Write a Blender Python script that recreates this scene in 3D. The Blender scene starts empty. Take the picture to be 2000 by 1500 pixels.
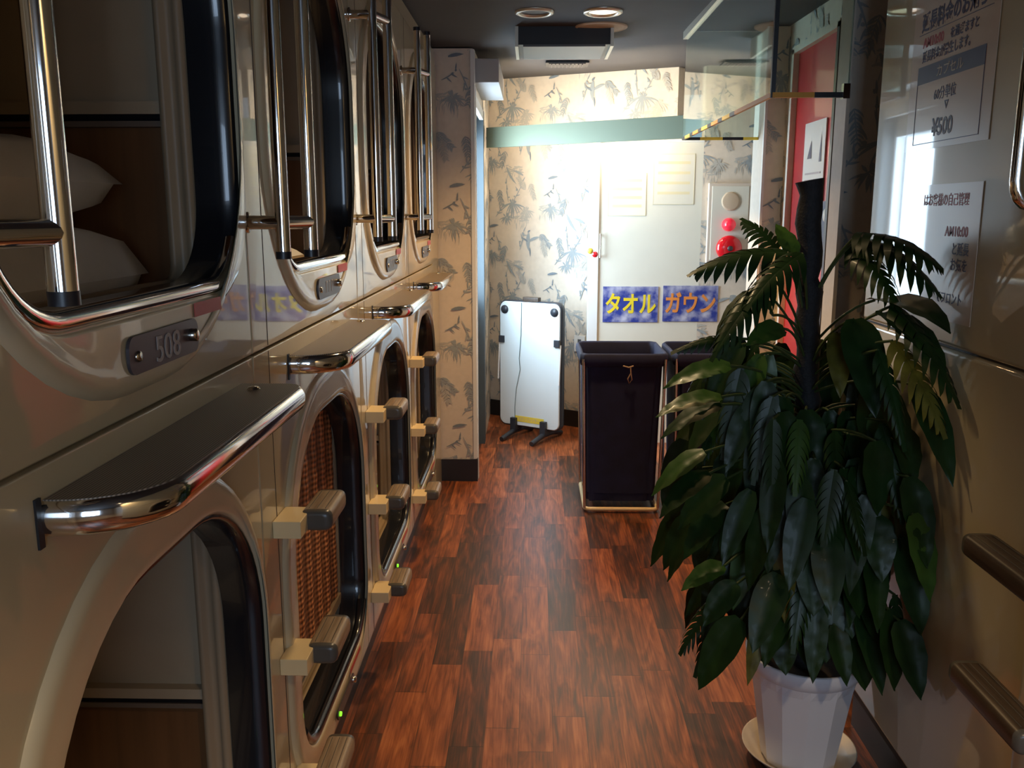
import bpy, bmesh, math, random
from mathutils import Vector, Matrix
random.seed(7)
sc = bpy.context.scene
C = sc.collection
PI = math.pi
# ------------------------------------------------------------------ camera
cd = bpy.data.cameras.new('camera'); cam = bpy.data.objects.new('camera', cd); C.objects.link(cam)
cam.location = (0, 0, 1.6016); cam.rotation_euler = (PI/2 - .1915, 0, .0241)
cd.sensor_width = 36; cd.lens = 1727.35/2000*36; cd.clip_start = .02
sc.camera = cam
# ------------------------------------------------------------------ world, exposure
sc.view_settings.view_transform = 'Standard'; sc.view_settings.look = 'None'
sc.view_settings.exposure = -0.15; sc.view_settings.gamma = 1; sc.view_settings.use_curve_mapping = False
w = bpy.data.worlds.new('sky'); sc.world = w; w.use_nodes = True
w.node_tree.nodes['Background'].inputs[0].default_value = (.62, .80, 1, 1)
w.node_tree.nodes['Background'].inputs[1].default_value = .6
# ------------------------------------------------------------------ lights
def area(name, loc, rot, sx, sy, col, e, spread=PI):
    l = bpy.data.lights.new(name, 'AREA'); l.shape = 'RECTANGLE'; l.size = sx; l.size_y = sy
    l.energy = e; l.color = col; l.spread = spread
    o = bpy.data.objects.new(name, l); C.objects.link(o); o.location = loc; o.rotation_euler = rot; return o
def spot(name, loc, col, e, ang=2.4, blend=.8, r=.05, aim=None):
    l = bpy.data.lights.new(name, 'SPOT'); l.energy = e; l.color = col; l.spot_size = ang; l.spot_blend = blend; l.shadow_soft_size = r
    o = bpy.data.objects.new(name, l); C.objects.link(o); o.location = loc
    if aim: o.rotation_euler = (Vector(aim)-Vector(loc)).to_track_quat('-Z', 'Y').to_euler()
    return o
WARM = (1, .70, .38)
area('daylight_side_window', (-.475, 5.63, 1.55), (0, -PI/2, 0), 1.06, .70, (.62, .82, 1), 62)
area('daylight_rear_window', (.36, -2.22, 1.60), (PI/2, 0, 0), 1.1, 1.1, (.55, .74, 1), 35)
spot('downlight_lamp', (.304, 4.19, 2.44), (1, .62, .27), 110)
spot('downlight_lamp', (.05, 2.7, 2.36), WARM, 44, 1.8, .5)
spot('downlight_lamp', (.74, -.1, 2.36), (1, .74, .46), 62, 1.95, .3)

# ------------------------------------------------------------------ node helpers
def mat(name, col, rough=.5, metal=0, coat=0, spec=.5, emis=None, es=0, noise=0, nscale=8, bump=0, bscale=200, alpha=1, trans=0, ior=1.45, sss=0):
    m = bpy.data.materials.new(name); m.use_nodes = True; nt = m.node_tree; b = nt.nodes['Principled BSDF']
    b.inputs['Base Color'].default_value = (*col, 1); b.inputs['Roughness'].default_value = rough
    b.inputs['Metallic'].default_value = metal; b.inputs['Coat Weight'].default_value = coat
    b.inputs['Coat Roughness'].default_value = .03
    b.inputs['Specular IOR Level'].default_value = spec; b.inputs['IOR'].default_value = ior
    b.inputs['Transmission Weight'].default_value = trans; b.inputs['Alpha'].default_value = alpha
    if emis: b.inputs['Emission Color'].default_value = (*emis, 1); b.inputs['Emission Strength'].default_value = es
    tc = nt.nodes.new('ShaderNodeTexCoord')
    if noise:
        n = nt.nodes.new('ShaderNodeTexNoise'); n.inputs['Scale'].default_value = nscale; n.inputs['Detail'].default_value = 4
        nt.links.new(tc.outputs['Object'], n.inputs['Vector'])
        r = nt.nodes.new('ShaderNodeValToRGB')
        r.color_ramp.elements[0].position = .3; r.color_ramp.elements[1].position = .7
        r.color_ramp.elements[0].color = (*[c*(1-noise) for c in col], 1); r.color_ramp.elements[1].color = (*[min(1, c*(1+noise*.6)) for c in col], 1)
        nt.links.new(n.outputs['Fac'], r.inputs['Fac']); nt.links.new(r.outputs['Color'], b.inputs['Base Color'])
    if bump:
        n = nt.nodes.new('ShaderNodeTexNoise'); n.inputs['Scale'].default_value = bscale
        nt.links.new(tc.outputs['Object'], n.inputs['Vector'])
        bp = nt.nodes.new('ShaderNodeBump'); bp.inputs['Strength'].default_value = bump; bp.inputs['Distance'].default_value = .002
        nt.links.new(n.outputs['Fac'], bp.inputs['Height']); nt.links.new(bp.outputs['Normal'], b.inputs['Normal'])
    return m

def math_n(nt, op, a, b=None, c=None):
    n = nt.nodes.new('ShaderNodeMath'); n.operation = op
    for i, v in enumerate((a, b, c)):
        if v is None: continue
        if isinstance(v, (int, float)): n.inputs[i].default_value = v
        else: nt.links.new(v, n.inputs[i])
    return n.outputs[0]

def floor_mat():
    m = bpy.data.materials.new('laminate planks'); m.use_nodes = True; nt = m.node_tree; b = nt.nodes['Principled BSDF']
    tc = nt.nodes.new('ShaderNodeTexCoord'); sp = nt.nodes.new('ShaderNodeSeparateXYZ'); nt.links.new(tc.outputs['Object'], sp.inputs[0])
    X, Y = sp.outputs[0], sp.outputs[1]
    cx = math_n(nt, 'DIVIDE', math_n(nt, 'ADD', X, 10.051), .1065); ci = math_n(nt, 'FLOOR', cx)
    wn = nt.nodes.new('ShaderNodeTexWhiteNoise'); wn.noise_dimensions = '1D'; nt.links.new(ci, wn.inputs['W'])
    cy = math_n(nt, 'ADD', math_n(nt, 'DIVIDE', Y, .60), math_n(nt, 'MULTIPLY', wn.outputs['Value'], 7.3)); ri = math_n(nt, 'FLOOR', cy)
    cv = nt.nodes.new('ShaderNodeCombineXYZ'); nt.links.new(ci, cv.inputs[0]); nt.links.new(ri, cv.inputs[1])
    w2 = nt.nodes.new('ShaderNodeTexWhiteNoise'); w2.noise_dimensions = '3D'; nt.links.new(cv.outputs[0], w2.inputs['Vector'])
    # grain
    g = nt.nodes.new('ShaderNodeCombineXYZ')
    nt.links.new(math_n(nt, 'ADD', math_n(nt, 'MULTIPLY', X, 19), math_n(nt, 'MULTIPLY', w2.outputs['Value'], 90)), g.inputs[0])
    nt.links.new(math_n(nt, 'MULTIPLY', Y, 2.6), g.inputs[1]); nt.links.new(math_n(nt, 'MULTIPLY', w2.outputs['Value'], 31), g.inputs[2])
    n1 = nt.nodes.new('ShaderNodeTexNoise'); n1.inputs['Scale'].default_value = 1; n1.inputs['Detail'].default_value = 5; n1.inputs['Distortion'].default_value = 1.6
    nt.links.new(g.outputs[0], n1.inputs['Vector'])
    g2 = nt.nodes.new('ShaderNodeCombineXYZ')
    nt.links.new(math_n(nt, 'MULTIPLY', X, 150), g2.inputs[0]); nt.links.new(math_n(nt, 'MULTIPLY', Y, 5), g2.inputs[1]); nt.links.new(ci, g2.inputs[2])
    n2 = nt.nodes.new('ShaderNodeTexNoise'); n2.inputs['Scale'].default_value = 1; n2.inputs['Detail'].default_value = 3
    nt.links.new(g2.outputs[0], n2.inputs['Vector'])
    tone = math_n(nt, 'ADD', math_n(nt, 'MULTIPLY', w2.outputs['Value'], .50), math_n(nt, 'ADD', math_n(nt, 'MULTIPLY', math_n(nt, 'SUBTRACT', n1.outputs['Fac'], .5), 1.25), math_n(nt, 'MULTIPLY', math_n(nt, 'SUBTRACT', n2.outputs['Fac'], .5), .8)))
    tone = math_n(nt, 'ADD', tone, .24)
    r = nt.nodes.new('ShaderNodeValToRGB'); e = r.color_ramp.elements
    e[0].position = 0; e[0].color = (.035, .015, .009, 1); e[1].position = 1; e[1].color = (.52, .180, .062, 1)
    for p, c in ((.22, (.065, .026, .014, 1)), (.42, (.14, .042, .016, 1)), (.62, (.27, .073, .023, 1)), (.8, (.40, .115, .037, 1))):
        x = e.new(p); x.color = c
    nt.links.new(tone, r.inputs['Fac'])
    # joints
    fx = math_n(nt, 'FRACT', cx); fy = math_n(nt, 'FRACT', cy)
    jx = math_n(nt, 'LESS_THAN', fx, .022); jy = math_n(nt, 'LESS_THAN', fy, .006); j = math_n(nt, 'MAXIMUM', jx, jy)
    mx = nt.nodes.new('ShaderNodeMix'); mx.data_type = 'RGBA'; mx.inputs['B'].default_value = (.03, .01, .005, 1) if False else (.03, .01, .005, 1)
    for s in mx.inputs:
        pass
    nt.links.new(math_n(nt, 'MULTIPLY', j, .6), mx.inputs[0]); nt.links.new(r.outputs['Color'], mx.inputs[6]); mx.inputs[7].default_value = (.025, .008, .004, 1)
    nt.links.new(mx.outputs[2], b.inputs['Base Color'])
    b.inputs['Roughness'].default_value = .38; b.inputs['Coat Weight'].default_value = .15; b.inputs['Coat Roughness'].default_value = .22
    b.inputs['Specular IOR Level'].default_value = .4
    return m

def wood_mat(name, c0, c1, axis=1, scale=60, rough=.5, stripe=None):
    m = bpy.data.materials.new(name); m.use_nodes = True; nt = m.node_tree; b = nt.nodes['Principled BSDF']
    tc = nt.nodes.new('ShaderNodeTexCoord'); mp = nt.nodes.new('ShaderNodeMapping'); s = [scale]*3; s[axis] = scale*.05
    mp.inputs['Scale'].default_value = s; nt.links.new(tc.outputs['Object'], mp.inputs['Vector'])
    n = nt.nodes.new('ShaderNodeTexNoise'); n.inputs['Scale'].default_value = 1; n.inputs['Detail'].default_value = 4; nt.links.new(mp.outputs[0], n.inputs['Vector'])
    r = nt.nodes.new('ShaderNodeValToRGB'); r.color_ramp.elements[0].position = .32; r.color_ramp.elements[1].position = .68
    r.color_ramp.elements[0].color = (*c0, 1); r.color_ramp.elements[1].color = (*c1, 1)
    nt.links.new(n.outputs['Fac'], r.inputs['Fac']); nt.links.new(r.outputs['Color'], b.inputs['Base Color']); b.inputs['Roughness'].default_value = rough
    return m

def weave_mat():
    m = bpy.data.materials.new('woven rattan'); m.use_nodes = True; nt = m.node_tree; b = nt.nodes['Principled BSDF']
    tc = nt.nodes.new('ShaderNodeTexCoord')
    mp = nt.nodes.new('ShaderNodeMapping'); mp.inputs['Scale'].default_value = (0, 42, 0); nt.links.new(tc.outputs['Object'], mp.inputs['Vector'])
    sp = nt.nodes.new('ShaderNodeSeparateXYZ'); nt.links.new(tc.outputs['Object'], sp.inputs[0])
    yy = math_n(nt, 'MULTIPLY', sp.outputs[1], 150); zz = math_n(nt, 'MULTIPLY', sp.outputs[2], 190)
    a = math_n(nt, 'SINE', math_n(nt, 'ADD', yy, zz)); c = math_n(nt, 'SINE', math_n(nt, 'SUBTRACT', zz, math_n(nt, 'MULTIPLY', yy, .6)))
    v = math_n(nt, 'ADD', math_n(nt, 'MULTIPLY', math_n(nt, 'MULTIPLY', a, c), .5), .5)
    big = math_n(nt, 'ADD', math_n(nt, 'MULTIPLY', math_n(nt, 'SINE', math_n(nt, 'MULTIPLY', sp.outputs[1], 62)), .5), .5)
    v = math_n(nt, 'MULTIPLY', v, math_n(nt, 'ADD', math_n(nt, 'MULTIPLY', big, .7), .3))
    r = nt.nodes.new('ShaderNodeValToRGB'); r.color_ramp.elements[0].color = (.035, .012, .005, 1); r.color_ramp.elements[1].color = (.80, .33, .13, 1)
    nt.links.new(v, r.inputs['Fac']); nt.links.new(r.outputs['Color'], b.inputs['Base Color']); b.inputs['Roughness'].default_value = .55
    bp = nt.nodes.new('ShaderNodeBump'); bp.inputs['Distance'].default_value = .004; nt.links.new(v, bp.inputs['Height']); nt.links.new(bp.outputs[0], b.inputs['Normal'])
    return m

def rib_mat():
    m = mat('ribbed tread metal', (.12, .10, .08), .42, .35); nt = m.node_tree; b = nt.nodes['Principled BSDF']
    tc = nt.nodes.new('ShaderNodeTexCoord'); sp = nt.nodes.new('ShaderNodeSeparateXYZ'); nt.links.new(tc.outputs['Object'], sp.inputs[0])
    s = math_n(nt, 'SINE', math_n(nt, 'MULTIPLY', sp.outputs[0], 1500)); r = nt.nodes.new('ShaderNodeValToRGB')
    r.color_ramp.elements[0].color = (.10, .08, .06, 1); r.color_ramp.elements[1].color = (.40, .32, .25, 1)
    nt.links.new(math_n(nt, 'ADD', math_n(nt, 'MULTIPLY', s, .5), .5), r.inputs['Fac']); nt.links.new(r.outputs['Color'], b.inputs['Base Color'])
    return m

def sky_sign_mat():
    m = mat('cloud print', (.1, .13, .4), .35); nt = m.node_tree; b = nt.nodes['Principled BSDF']
    tc = nt.nodes.new('ShaderNodeTexCoord'); n = nt.nodes.new('ShaderNodeTexNoise'); n.inputs['Scale'].default_value = 11; n.inputs['Detail'].default_value = 5
    nt.links.new(tc.outputs['Object'], n.inputs['Vector']); r = nt.nodes.new('ShaderNodeValToRGB'); e = r.color_ramp.elements
    e[0].position = .45; e[0].color = (.035, .055, .30, 1); e[1].position = .72; e[1].color = (.55, .55, .68, 1)
    nt.links.new(n.outputs['Fac'], r.inputs['Fac']); nt.links.new(r.outputs['Color'], b.inputs['Base Color']); return m

M = {}
M['shell'] = mat('cream moulded plastic', (.52, .43, .265), .34, coat=1, spec=.3, noise=.05, nscale=3)
M['ring'] = mat('cream moulded surround', (.56, .465, .30), .32, coat=.6, spec=.3)
M['shell_in'] = mat('beige cabin lining', (.44, .34, .225), .5, noise=.05)
M['wood_in'] = wood_mat('brown cabin panel', (.13, .055, .018), (.19, .082, .028), 2, 30, .45)
M['rail_in'] = mat('grey rail', (.16, .12, .09), .4)
M['black'] = mat('black jamb', (.010, .011, .014), .22, coat=.5)
M['seam'] = mat('dark seam', (.03, .018, .012), .6)
M['track'] = mat('beige track', (.33, .24, .15), .45)
M['chrome'] = mat('chrome', (.82, .80, .78), .09, 1)
M['chrome_soft'] = mat('worn chrome', (.62, .57, .50), .20, 1)
M['rubber'] = mat('black rubber cap', (.015, .015, .02), .35)
M['rib'] = rib_mat()
M['arm'] = mat('cream step arm', (.80, .62, .34), .35)
M['tread'] = wood_mat('grey brown wood grain tread', (.20, .135, .085), (.36, .27, .18), 1, 90, .38)
M['tread_d'] = wood_mat('dark wood grain tread', (.030, .018, .011), (.075, .047, .030), 1, 90, .38)
M['tread_end'] = mat('grey tread end', (.10, .09, .075), .3)
M['plate'] = mat('dark number plate', (.055, .045, .05), .35)
M['plate_text'] = mat('engraved grey', (.36, .31, .28), .5)
M['red_tag'] = mat('faded red sticker', (.52, .07, .06), .5)
M['led'] = mat('green lamp', (.1, .5, .02), .4, emis=(.25, 1, .03), es=1.6)
M['floor'] = floor_mat()
M['ceiling'] = mat('dark grey ceiling', (.050, .046, .047), .75, noise=.12, nscale=3)
M['paper'] = mat('cream wallpaper', (.72, .63, .52), .6, noise=.05, nscale=30)
M['ink1'] = mat('pale blue print', (.50, .48, .43), .65)
M['ink2'] = mat('blue grey print', (.33, .365, .38), .65)
M['ink3'] = mat('dark blue grey print', (.21, .25, .285), .65)
M['base'] = mat('black baseboard', (.018, .014, .013), .4)
M['white'] = mat('white paint', (.78, .78, .76), .4)
M['housing'] = mat('off white housing', (.42, .41, .40), .45)
M['board'] = mat('cream door face', (.78, .75, .64), .33, noise=.02)
M['green'] = mat('sage green beam', (.24, .27, .185), .5)
M['greyblue'] = mat('grey blue paint', (.055, .072, .082), .45)
M['red_door'] = mat('red door paint', (.55, .025, .03), .32, coat=.3)
M['dark_trim'] = mat('dark wood trim', (.045, .022, .014), .4)
M['glass'] = mat('greenish glass', (.80, .93, .88), .02, trans=1, ior=1.45)
M['alu'] = mat('aluminium', (.62, .58, .48), .35, .7)
M['blackm'] = mat('black metal', (.02, .02, .022), .4)
M['orange'] = mat('orange tape', (.80, .36, .05), .45)
M['yellow'] = mat('yellow tape', (.85, .66, .08), .45)
M['navy'] = mat('navy canvas', (.007, .010, .045), .8, noise=.35, nscale=9, bump=.3, bscale=400)
M['cord'] = mat('beige cord', (.42, .30, .20), .7)
M['press'] = mat('white press panel', (.72, .80, .82), .3, coat=.2)
M['darkplastic'] = mat('charcoal plastic', (.03, .035, .045), .4)
M['cable'] = mat('grey cable', (.12, .20, .22), .5)
M['pot'] = mat('white glazed plastic', (.74, .75, .80), .35, coat=.2)
M['saucer'] = mat('cream saucer', (.68, .58, .46), .4, noise=.12, nscale=12)
M['soil'] = mat('potting soil', (.02, .012, .008), .9, noise=.4, nscale=80)
M['pole'] = mat('dark moss pole', (.012, .012, .014), .7, noise=.5, nscale=60, bump=.9, bscale=160)
M['leaf'] = mat('glossy dark green leaf', (.012, .036, .007), .42, coat=.03, spec=.35, noise=.35, nscale=14)
M['leaf2'] = mat('bright green leaf', (.040, .095, .014), .38, coat=.08, noise=.3, nscale=14)
M['leaf3'] = mat('yellowing leaf', (.13, .12, .018), .4, noise=.5, nscale=20)
M['stem'] = mat('green stem', (.045, .07, .02), .5)
M['linen'] = mat('white linen', (.80, .77, .74), .8, noise=.06, nscale=12, bump=.2, bscale=60)
M['paper_sheet'] = mat('cream poster sheet', (.60, .47, .35), .3, coat=.4)
M['paper_white'] = mat('white notice sheet', (.80, .74, .66), .5)
M['txt_navy'] = mat('navy lettering', (.045, .03, .075), .5)
M['txt_red'] = mat('red lettering', (.42, .06, .06), .5)
M['txt_pale'] = mat('pale lettering', (.52, .42, .40), .5)
M['txt_y'] = mat('yellow lettering', (.85, .65, .03), .5)
M['txt_o'] = mat('orange lettering', (.80, .28, .06), .5)
M['txt_faint'] = mat('faint yellow lettering', (.78, .70, .45), .5)
M['sky_sign'] = sky_sign_mat()
M['red_gloss'] = mat('glossy red', (.70, .012, .02), .15, coat=.8)
M['lamp_red'] = mat('red lamp dome', (.85, .03, .06), .12, coat=.6, emis=(1, .02, .05), es=.3)
M['box_cream'] = mat('cream enamel box', (.70, .60, .50), .35)
M['speaker'] = mat('beige speaker disc', (.62, .48, .34), .6)
M['tube'] = mat('lit tube', (1, .9, .8), .3, emis=(1, .80, .56), es=100)
M['bulb'] = mat('lit downlight', (1, .9, .8), .3, emis=(1, .78, .55), es=3.0)
M['refl'] = mat('silver reflector', (.75, .66, .55), .3, .9)
M['fix_grey'] = mat('grey fixture panel', (.11, .12, .13), .35)
M['weave'] = weave_mat()

# ------------------------------------------------------------------ mesh helpers
class MB:
    def __init__(s): s.v = []; s.f = []; s.m = []; s.mats = []; s.sm = []
    def mi(s, m):
        if m not in s.mats: s.mats.append(m)
        return s.mats.index(m)
    def add(s, vs, fs, m, smooth=False):
        o = len(s.v); s.v += [tuple(v) for v in vs]; k = s.mi(m)
        for f in fs: s.f.append([i+o for i in f]); s.m.append(k); s.sm.append(smooth)
    def box(s, a, b, m):
        x0, y0, z0 = a; x1, y1, z1 = b
        vs = [(x0,y0,z0),(x1,y0,z0),(x1,y1,z0),(x0,y1,z0),(x0,y0,z1),(x1,y0,z1),(x1,y1,z1),(x0,y1,z1)]
        s.add(vs, [(0,3,2,1),(4,5,6,7),(0,1,5,4),(1,2,6,5),(2,3,7,6),(3,0,4,7)], m)
    def quad(s, a, b, c, d, m): s.add([a, b, c, d], [(0,1,2,3)], m)
    def tube(s, pts, r, m, n=12, cap=True, rs=None):
        pts = [Vector(p) for p in pts]; vs = []; fs = []
        up = None
        for i, p in enumerate(pts):
            d = (pts[min(i+1, len(pts)-1)]-pts[max(i-1, 0)]).normalized()
            if up is None:
                up = Vector((0,0,1)) if abs(d.z) < .9 else Vector((1,0,0))
            a = (up - d*up.dot(d)).normalized(); b = d.cross(a); up = a
            rr = rs[i] if rs else r
            for k in range(n):
                t = 2*PI*k/n; vs.append(p + a*math.cos(t)*rr + b*math.sin(t)*rr)
        for i in range(len(pts)-1):
            for k in range(n): fs.append((i*n+k, i*n+(k+1)%n, (i+1)*n+(k+1)%n, (i+1)*n+k))
        s.add(vs, fs, m, True)
        if cap:
            L = len(pts)-1
            s.add(vs[:n], [tuple(range(n))[::-1]], m); s.add(vs[L*n:], [tuple(range(n))], m)
    def lathe(s, prof, c, m, n=32, ax='z', smooth=True, flip=False):
        vs = []; fs = []
        for (r, z) in prof:
            for k in range(n):
                t = 2*PI*k/n; a, b = r*math.cos(t), r*math.sin(t)
                if ax == 'z': vs.append((c[0]+a, c[1]+b, c[2]+z))
                elif ax == 'y': vs.append((c[0]+a, c[1]+z, c[2]+b))
                else: vs.append((c[0]+z, c[1]+a, c[2]+b))
        for i in range(len(prof)-1):
            for k in range(n): fs.append((i*n+k, i*n+(k+1)%n, (i+1)*n+(k+1)%n, (i+1)*n+k))
        s.add(vs, fs, m, smooth)
    def loops(s, ls, m, close=False, smooth=True):
        n = len(ls[0]); vs = [p for l in ls for p in l]; fs = []
        for i in range(len(ls)-1):
            for k in range(n): fs.append((i*n+k, i*n+(k+1)%n, (i+1)*n+(k+1)%n, (i+1)*n+k))
        s.add(vs, fs, m, smooth)
    def build(s, name, parent=None, bevel=0, recalc=True, xf=None):
        me = bpy.data.meshes.new(name)
        vs = s.v if xf is None else [tuple(xf @ Vector(v)) for v in s.v]
        me.from_pydata(vs, [], s.f)
        for m in s.mats: me.materials.append(m)
        for p, k, q in zip(me.polygons, s.m, s.sm): p.material_index = k; p.use_smooth = q
        if recalc:
            bm = bmesh.new(); bm.from_mesh(me); bmesh.ops.recalc_face_normals(bm, faces=bm.faces); bm.to_mesh(me); bm.free()
        me.update()
        o = bpy.data.objects.new(name, me); C.objects.link(o)
        if parent is not None: o.parent = parent
        if bevel:
            b = o.modifiers.new('bevel', 'BEVEL'); b.width = bevel; b.segments = 3; b.limit_method = 'ANGLE'; b.angle_limit = .6
            o.modifiers.new('wn', 'WEIGHTED_NORMAL')
        return o

def tag(o, label, cat, group=None):
    o['label'] = label; o['category'] = cat
    if group: o['group'] = group
    return o
def struct(o): o['kind'] = 'structure'; return o
def thing(name, label, cat, loc=(0,0,0), group=None):
    e = bpy.data.objects.new(name, None); e.empty_display_size = .05; C.objects.link(e); e.location = loc
    return tag(e, label, cat, group)
def copy_tree(o, parent=None):
    c = o.copy(); C.objects.link(c); c.parent = parent
    for ch in [x for x in list(C.objects) if x.parent == o]: copy_tree(ch, c)
    return c
def text_mesh(body, size, m, mb, origin, ux, uy, align='LEFT', bold=0, ext=.0006, sx=1):
    """lay lettering as thin solid glyphs on a plane spanned by ux, uy"""
    cu = bpy.data.curves.new('t', 'FONT'); cu.body = body; cu.size = size; cu.align_x = align; cu.offset = bold; cu.extrude = ext; cu.resolution_u = 3
    o = bpy.data.objects.new('t', cu); C.objects.link(o); bpy.context.view_layer.update()
    me = bpy.data.meshes.new_from_object(o.evaluated_get(bpy.context.evaluated_depsgraph_get()))
    ux = Vector(ux); uy = Vector(uy); nz = ux.cross(uy)
    vs = [Vector(origin)+ux*v.co.x*sx+uy*v.co.y+nz*(v.co.z+ext) for v in me.vertices]
    mb.add(vs, [tuple(p.vertices) for p in me.polygons], m)
    bpy.data.objects.remove(o); bpy.data.curves.remove(cu); bpy.data.meshes.remove(me)

# ------------------------------------------------------------------ wallpaper print
def clip(poly, lo, hi):
    for ax, s, lim in ((0, 1, lo[0]), (0, -1, -hi[0]), (1, 1, lo[1]), (1, -1, -hi[1])):
        out = []
        for i in range(len(poly)):
            a, b = poly[i], poly[(i+1) % len(poly)]; da, db = s*a[ax]-lim, s*b[ax]-lim
            if da >= 0: out.append(a)
            if da*db < 0:
                t = da/(da-db); out.append((a[0]+(b[0]-a[0])*t, a[1]+(b[1]-a[1])*t))
        poly = out
        if len(poly) < 3: return []
    return poly
def motif():
    R = random.Random(3); P = []
    def leaf(x, y, ang, L, w, m, bend=0.0, n=4):
        pts = []; a = ang; px, py = x, y; left = []; right = []
        for i in range(n+1):
            t = i/n; ww = w*math.sin(PI*min(1, t*.85+.12))*(1-.25*t)
            if i == n: ww = 0
            nx, ny = -math.sin(a), math.cos(a)
            left.append((px+nx*ww, py+ny*ww)); right.append((px-nx*ww, py-ny*ww))
            px += math.cos(a)*L/n; py += math.sin(a)*L/n; a += bend/n
        for i in range(n):
            P.append(([left[i], left[i+1], right[i+1], right[i]], m))
        return px, py
    def fan(x, y, L, k, m, a0=-170, a1=-5, w=.006):
        for i in range(k):
            a = math.radians(a0+(a1-a0)*i/(k-1)+R.uniform(-5, 5)); s = 1 if math.cos(a) > 0 else -1
            leaf(x, y+.01*math.sin(i), a*1.0, L*R.uniform(.75, 1.1), w*R.uniform(.8, 1.2), m, bend=-.5*s)
        for i in range(12):
            a = R.uniform(0, 2*PI); leaf(x+.012*math.cos(a), y+.010*math.sin(a), a, .03, .007, m, n=2)
    def blob(x, y, r, m):
        P.append(([(x+r*math.cos(t*PI/3+.3)*R.uniform(.7, 1.2), y+r*math.sin(t*PI/3+.3)*R.uniform(.7, 1.2)) for t in range(6)], m))
    def frond(x, y, ang, L, m, k=11):
        for i in range(k):
            t = i/k; xx, yy = x+math.cos(ang)*L*t, y+math.sin(ang)*L*t
            for s in (-1, 1): leaf(xx, yy, ang+s*R.uniform(.7, 1.1), L*.38*(1-.45*t), .0045, m, bend=-s*.5-.3, n=3)
        leaf(x, y, ang, L, .003, m)
    def branch(x, y, ang, L, m, blobs=4):
        e = leaf(x, y, ang, L, .004, m, bend=R.uniform(-.6, .6), n=6)
        for i in range(blobs):
            t = (i+1)/(blobs+.3); blob(x+(e[0]-x)*t+R.uniform(-.012, .012), y+(e[1]-y)*t+R.uniform(-.012, .012), R.uniform(.005, .011), m)
            leaf(x+(e[0]-x)*t, y+(e[1]-y)*t, ang+R.uniform(-1.2, 1.2), .045, .005, m, n=3)
    a, b, c = M['ink1'], M['ink2'], M['ink3']
    # hatched soft ground
    for (hx, hy, n_, m) in ((.36, .40, 26, a), (.08, .10, 20, a), (.30, .05, 16, a)):
        for i in range(n_):
            leaf(hx+R.uniform(-.07, .09), hy+R.uniform(-.035, .045), -PI/2+R.uniform(-.35, .1), R.uniform(.03, .06), .0032, m, n=2)
        for i in range(22): leaf(hx+R.uniform(-.09, .07), hy+R.uniform(-.01, .05), R.uniform(-.5, .5), R.uniform(.03, .06), .006, m, n=3)
    fan(.30, .52, .125, 11, c if False else b); fan(.245, .415, .07, 9, b, w=.005)
    fan(.11, .13, .10, 11, b, w=.0045); fan(.43, .46, .08, 10, a, w=.005); frond(.18, .62, -1.4, .12, b, 9)
    branch(.265, .53, 1.75, .13, b, 3); branch(.31, .54, .9, .15, b, 4); branch(.15, .42, .9, .12, b, 4)
    leaf(.25, .79, -1.15, .16, .011, b, bend=.5)
    # bird
    leaf(.45, .30, -1.75, .14, .020, b, bend=.5, n=5); leaf(.440, .305, .6, .03, .009, c, n=3); leaf(.455, .24, .5, .10, .012, b, bend=-.5)
    leaf(.44, .235, 2.5, .06, .008, c, bend=.4); leaf(.46, .19, -1.5, .07, .007, c)
    frond(.02, .64, -.75, .13, b); frond(.04, .60, -1.3, .12, a)
    frond(.42, .62, 2.2, .12, a); frond(.46, .66, -1.2, .12, a)
    branch(.15, .28, -1.1, .16, b, 4); branch(.37, .17, 1.2, .13, b, 5); branch(.05, .22, .4, .09, c, 3)
    frond(.24, .20, -1.9, .13, b, 9); leaf(.09, .345, .25, .09, .011, c, bend=-.3); leaf(.40, .02, 2.6, .10, .010, b, bend=.4)
    return P
MOTIF = motif()
PW, PH = .53, .705
def paper_on(mb, o, ux, u1, z0, z1, nrm, du=0, dz=0, holes=(), u0=0):
    """wallpaper print laid over a wall region; u measured from o along ux, height z"""
    o = Vector(o); ux = Vector(ux); nrm = Vector(nrm)*.0008
    for i in range(-1, int(u1/PW)+3):
        for j in range(-1, int(z1/PH)+3):
            ox = i*PW-du; oz = j*PH-dz + (PH*.5 if i % 2 else 0)
            for k_, (poly, m) in enumerate(MOTIF):
                p = clip([(x+ox, y+oz) for x, y in poly], (u0, z0), (u1, z1))
                if len(p) < 3: continue
                cx = sum(q[0] for q in p)/len(p); cz = sum(q[1] for q in p)/len(p)
                if any(h[0] < cx < h[1] and h[2] < cz < h[3] for h in holes): continue
                mb.add([o+ux*x+Vector((0,0,y))+nrm*(.6+k_*.006) for x, y in p], [tuple(range(len(p)))], m)

# ------------------------------------------------------------------ room shell
AX = -.5486; P = 1.05; SY = [.648+P*i for i in range(4)]; ZB = .17; ZJ = 1.3264; ZT = 2.405
RX = .97; RY = 2.62; SX = 1.24; YB = 6.10
b = MB(); b.box((-2.6, -2.3, -.06), (2.2, 8.4, 0), M['floor']); fl = struct(b.build('floor'))
b = MB()
xs = [-2.6, 2.2]
vs = []
for x in xs:
    vs += [(x, -2.3, 2.44), (x, 2.0, 2.44), (x, 5.1, 2.50), (x, 8.4, 2.648), (x, 8.4, 2.75), (x, -2.3, 2.75)]
b.add(vs, [(0,1,7,6),(1,2,8,7),(2,3,9,8),(3,4,10,9),(4,5,11,10),(5,0,6,11),(0,5,4,3,2,1),(6,7,8,9,10,11)], M['ceiling'])
struct(b.build('ceiling'))
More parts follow.
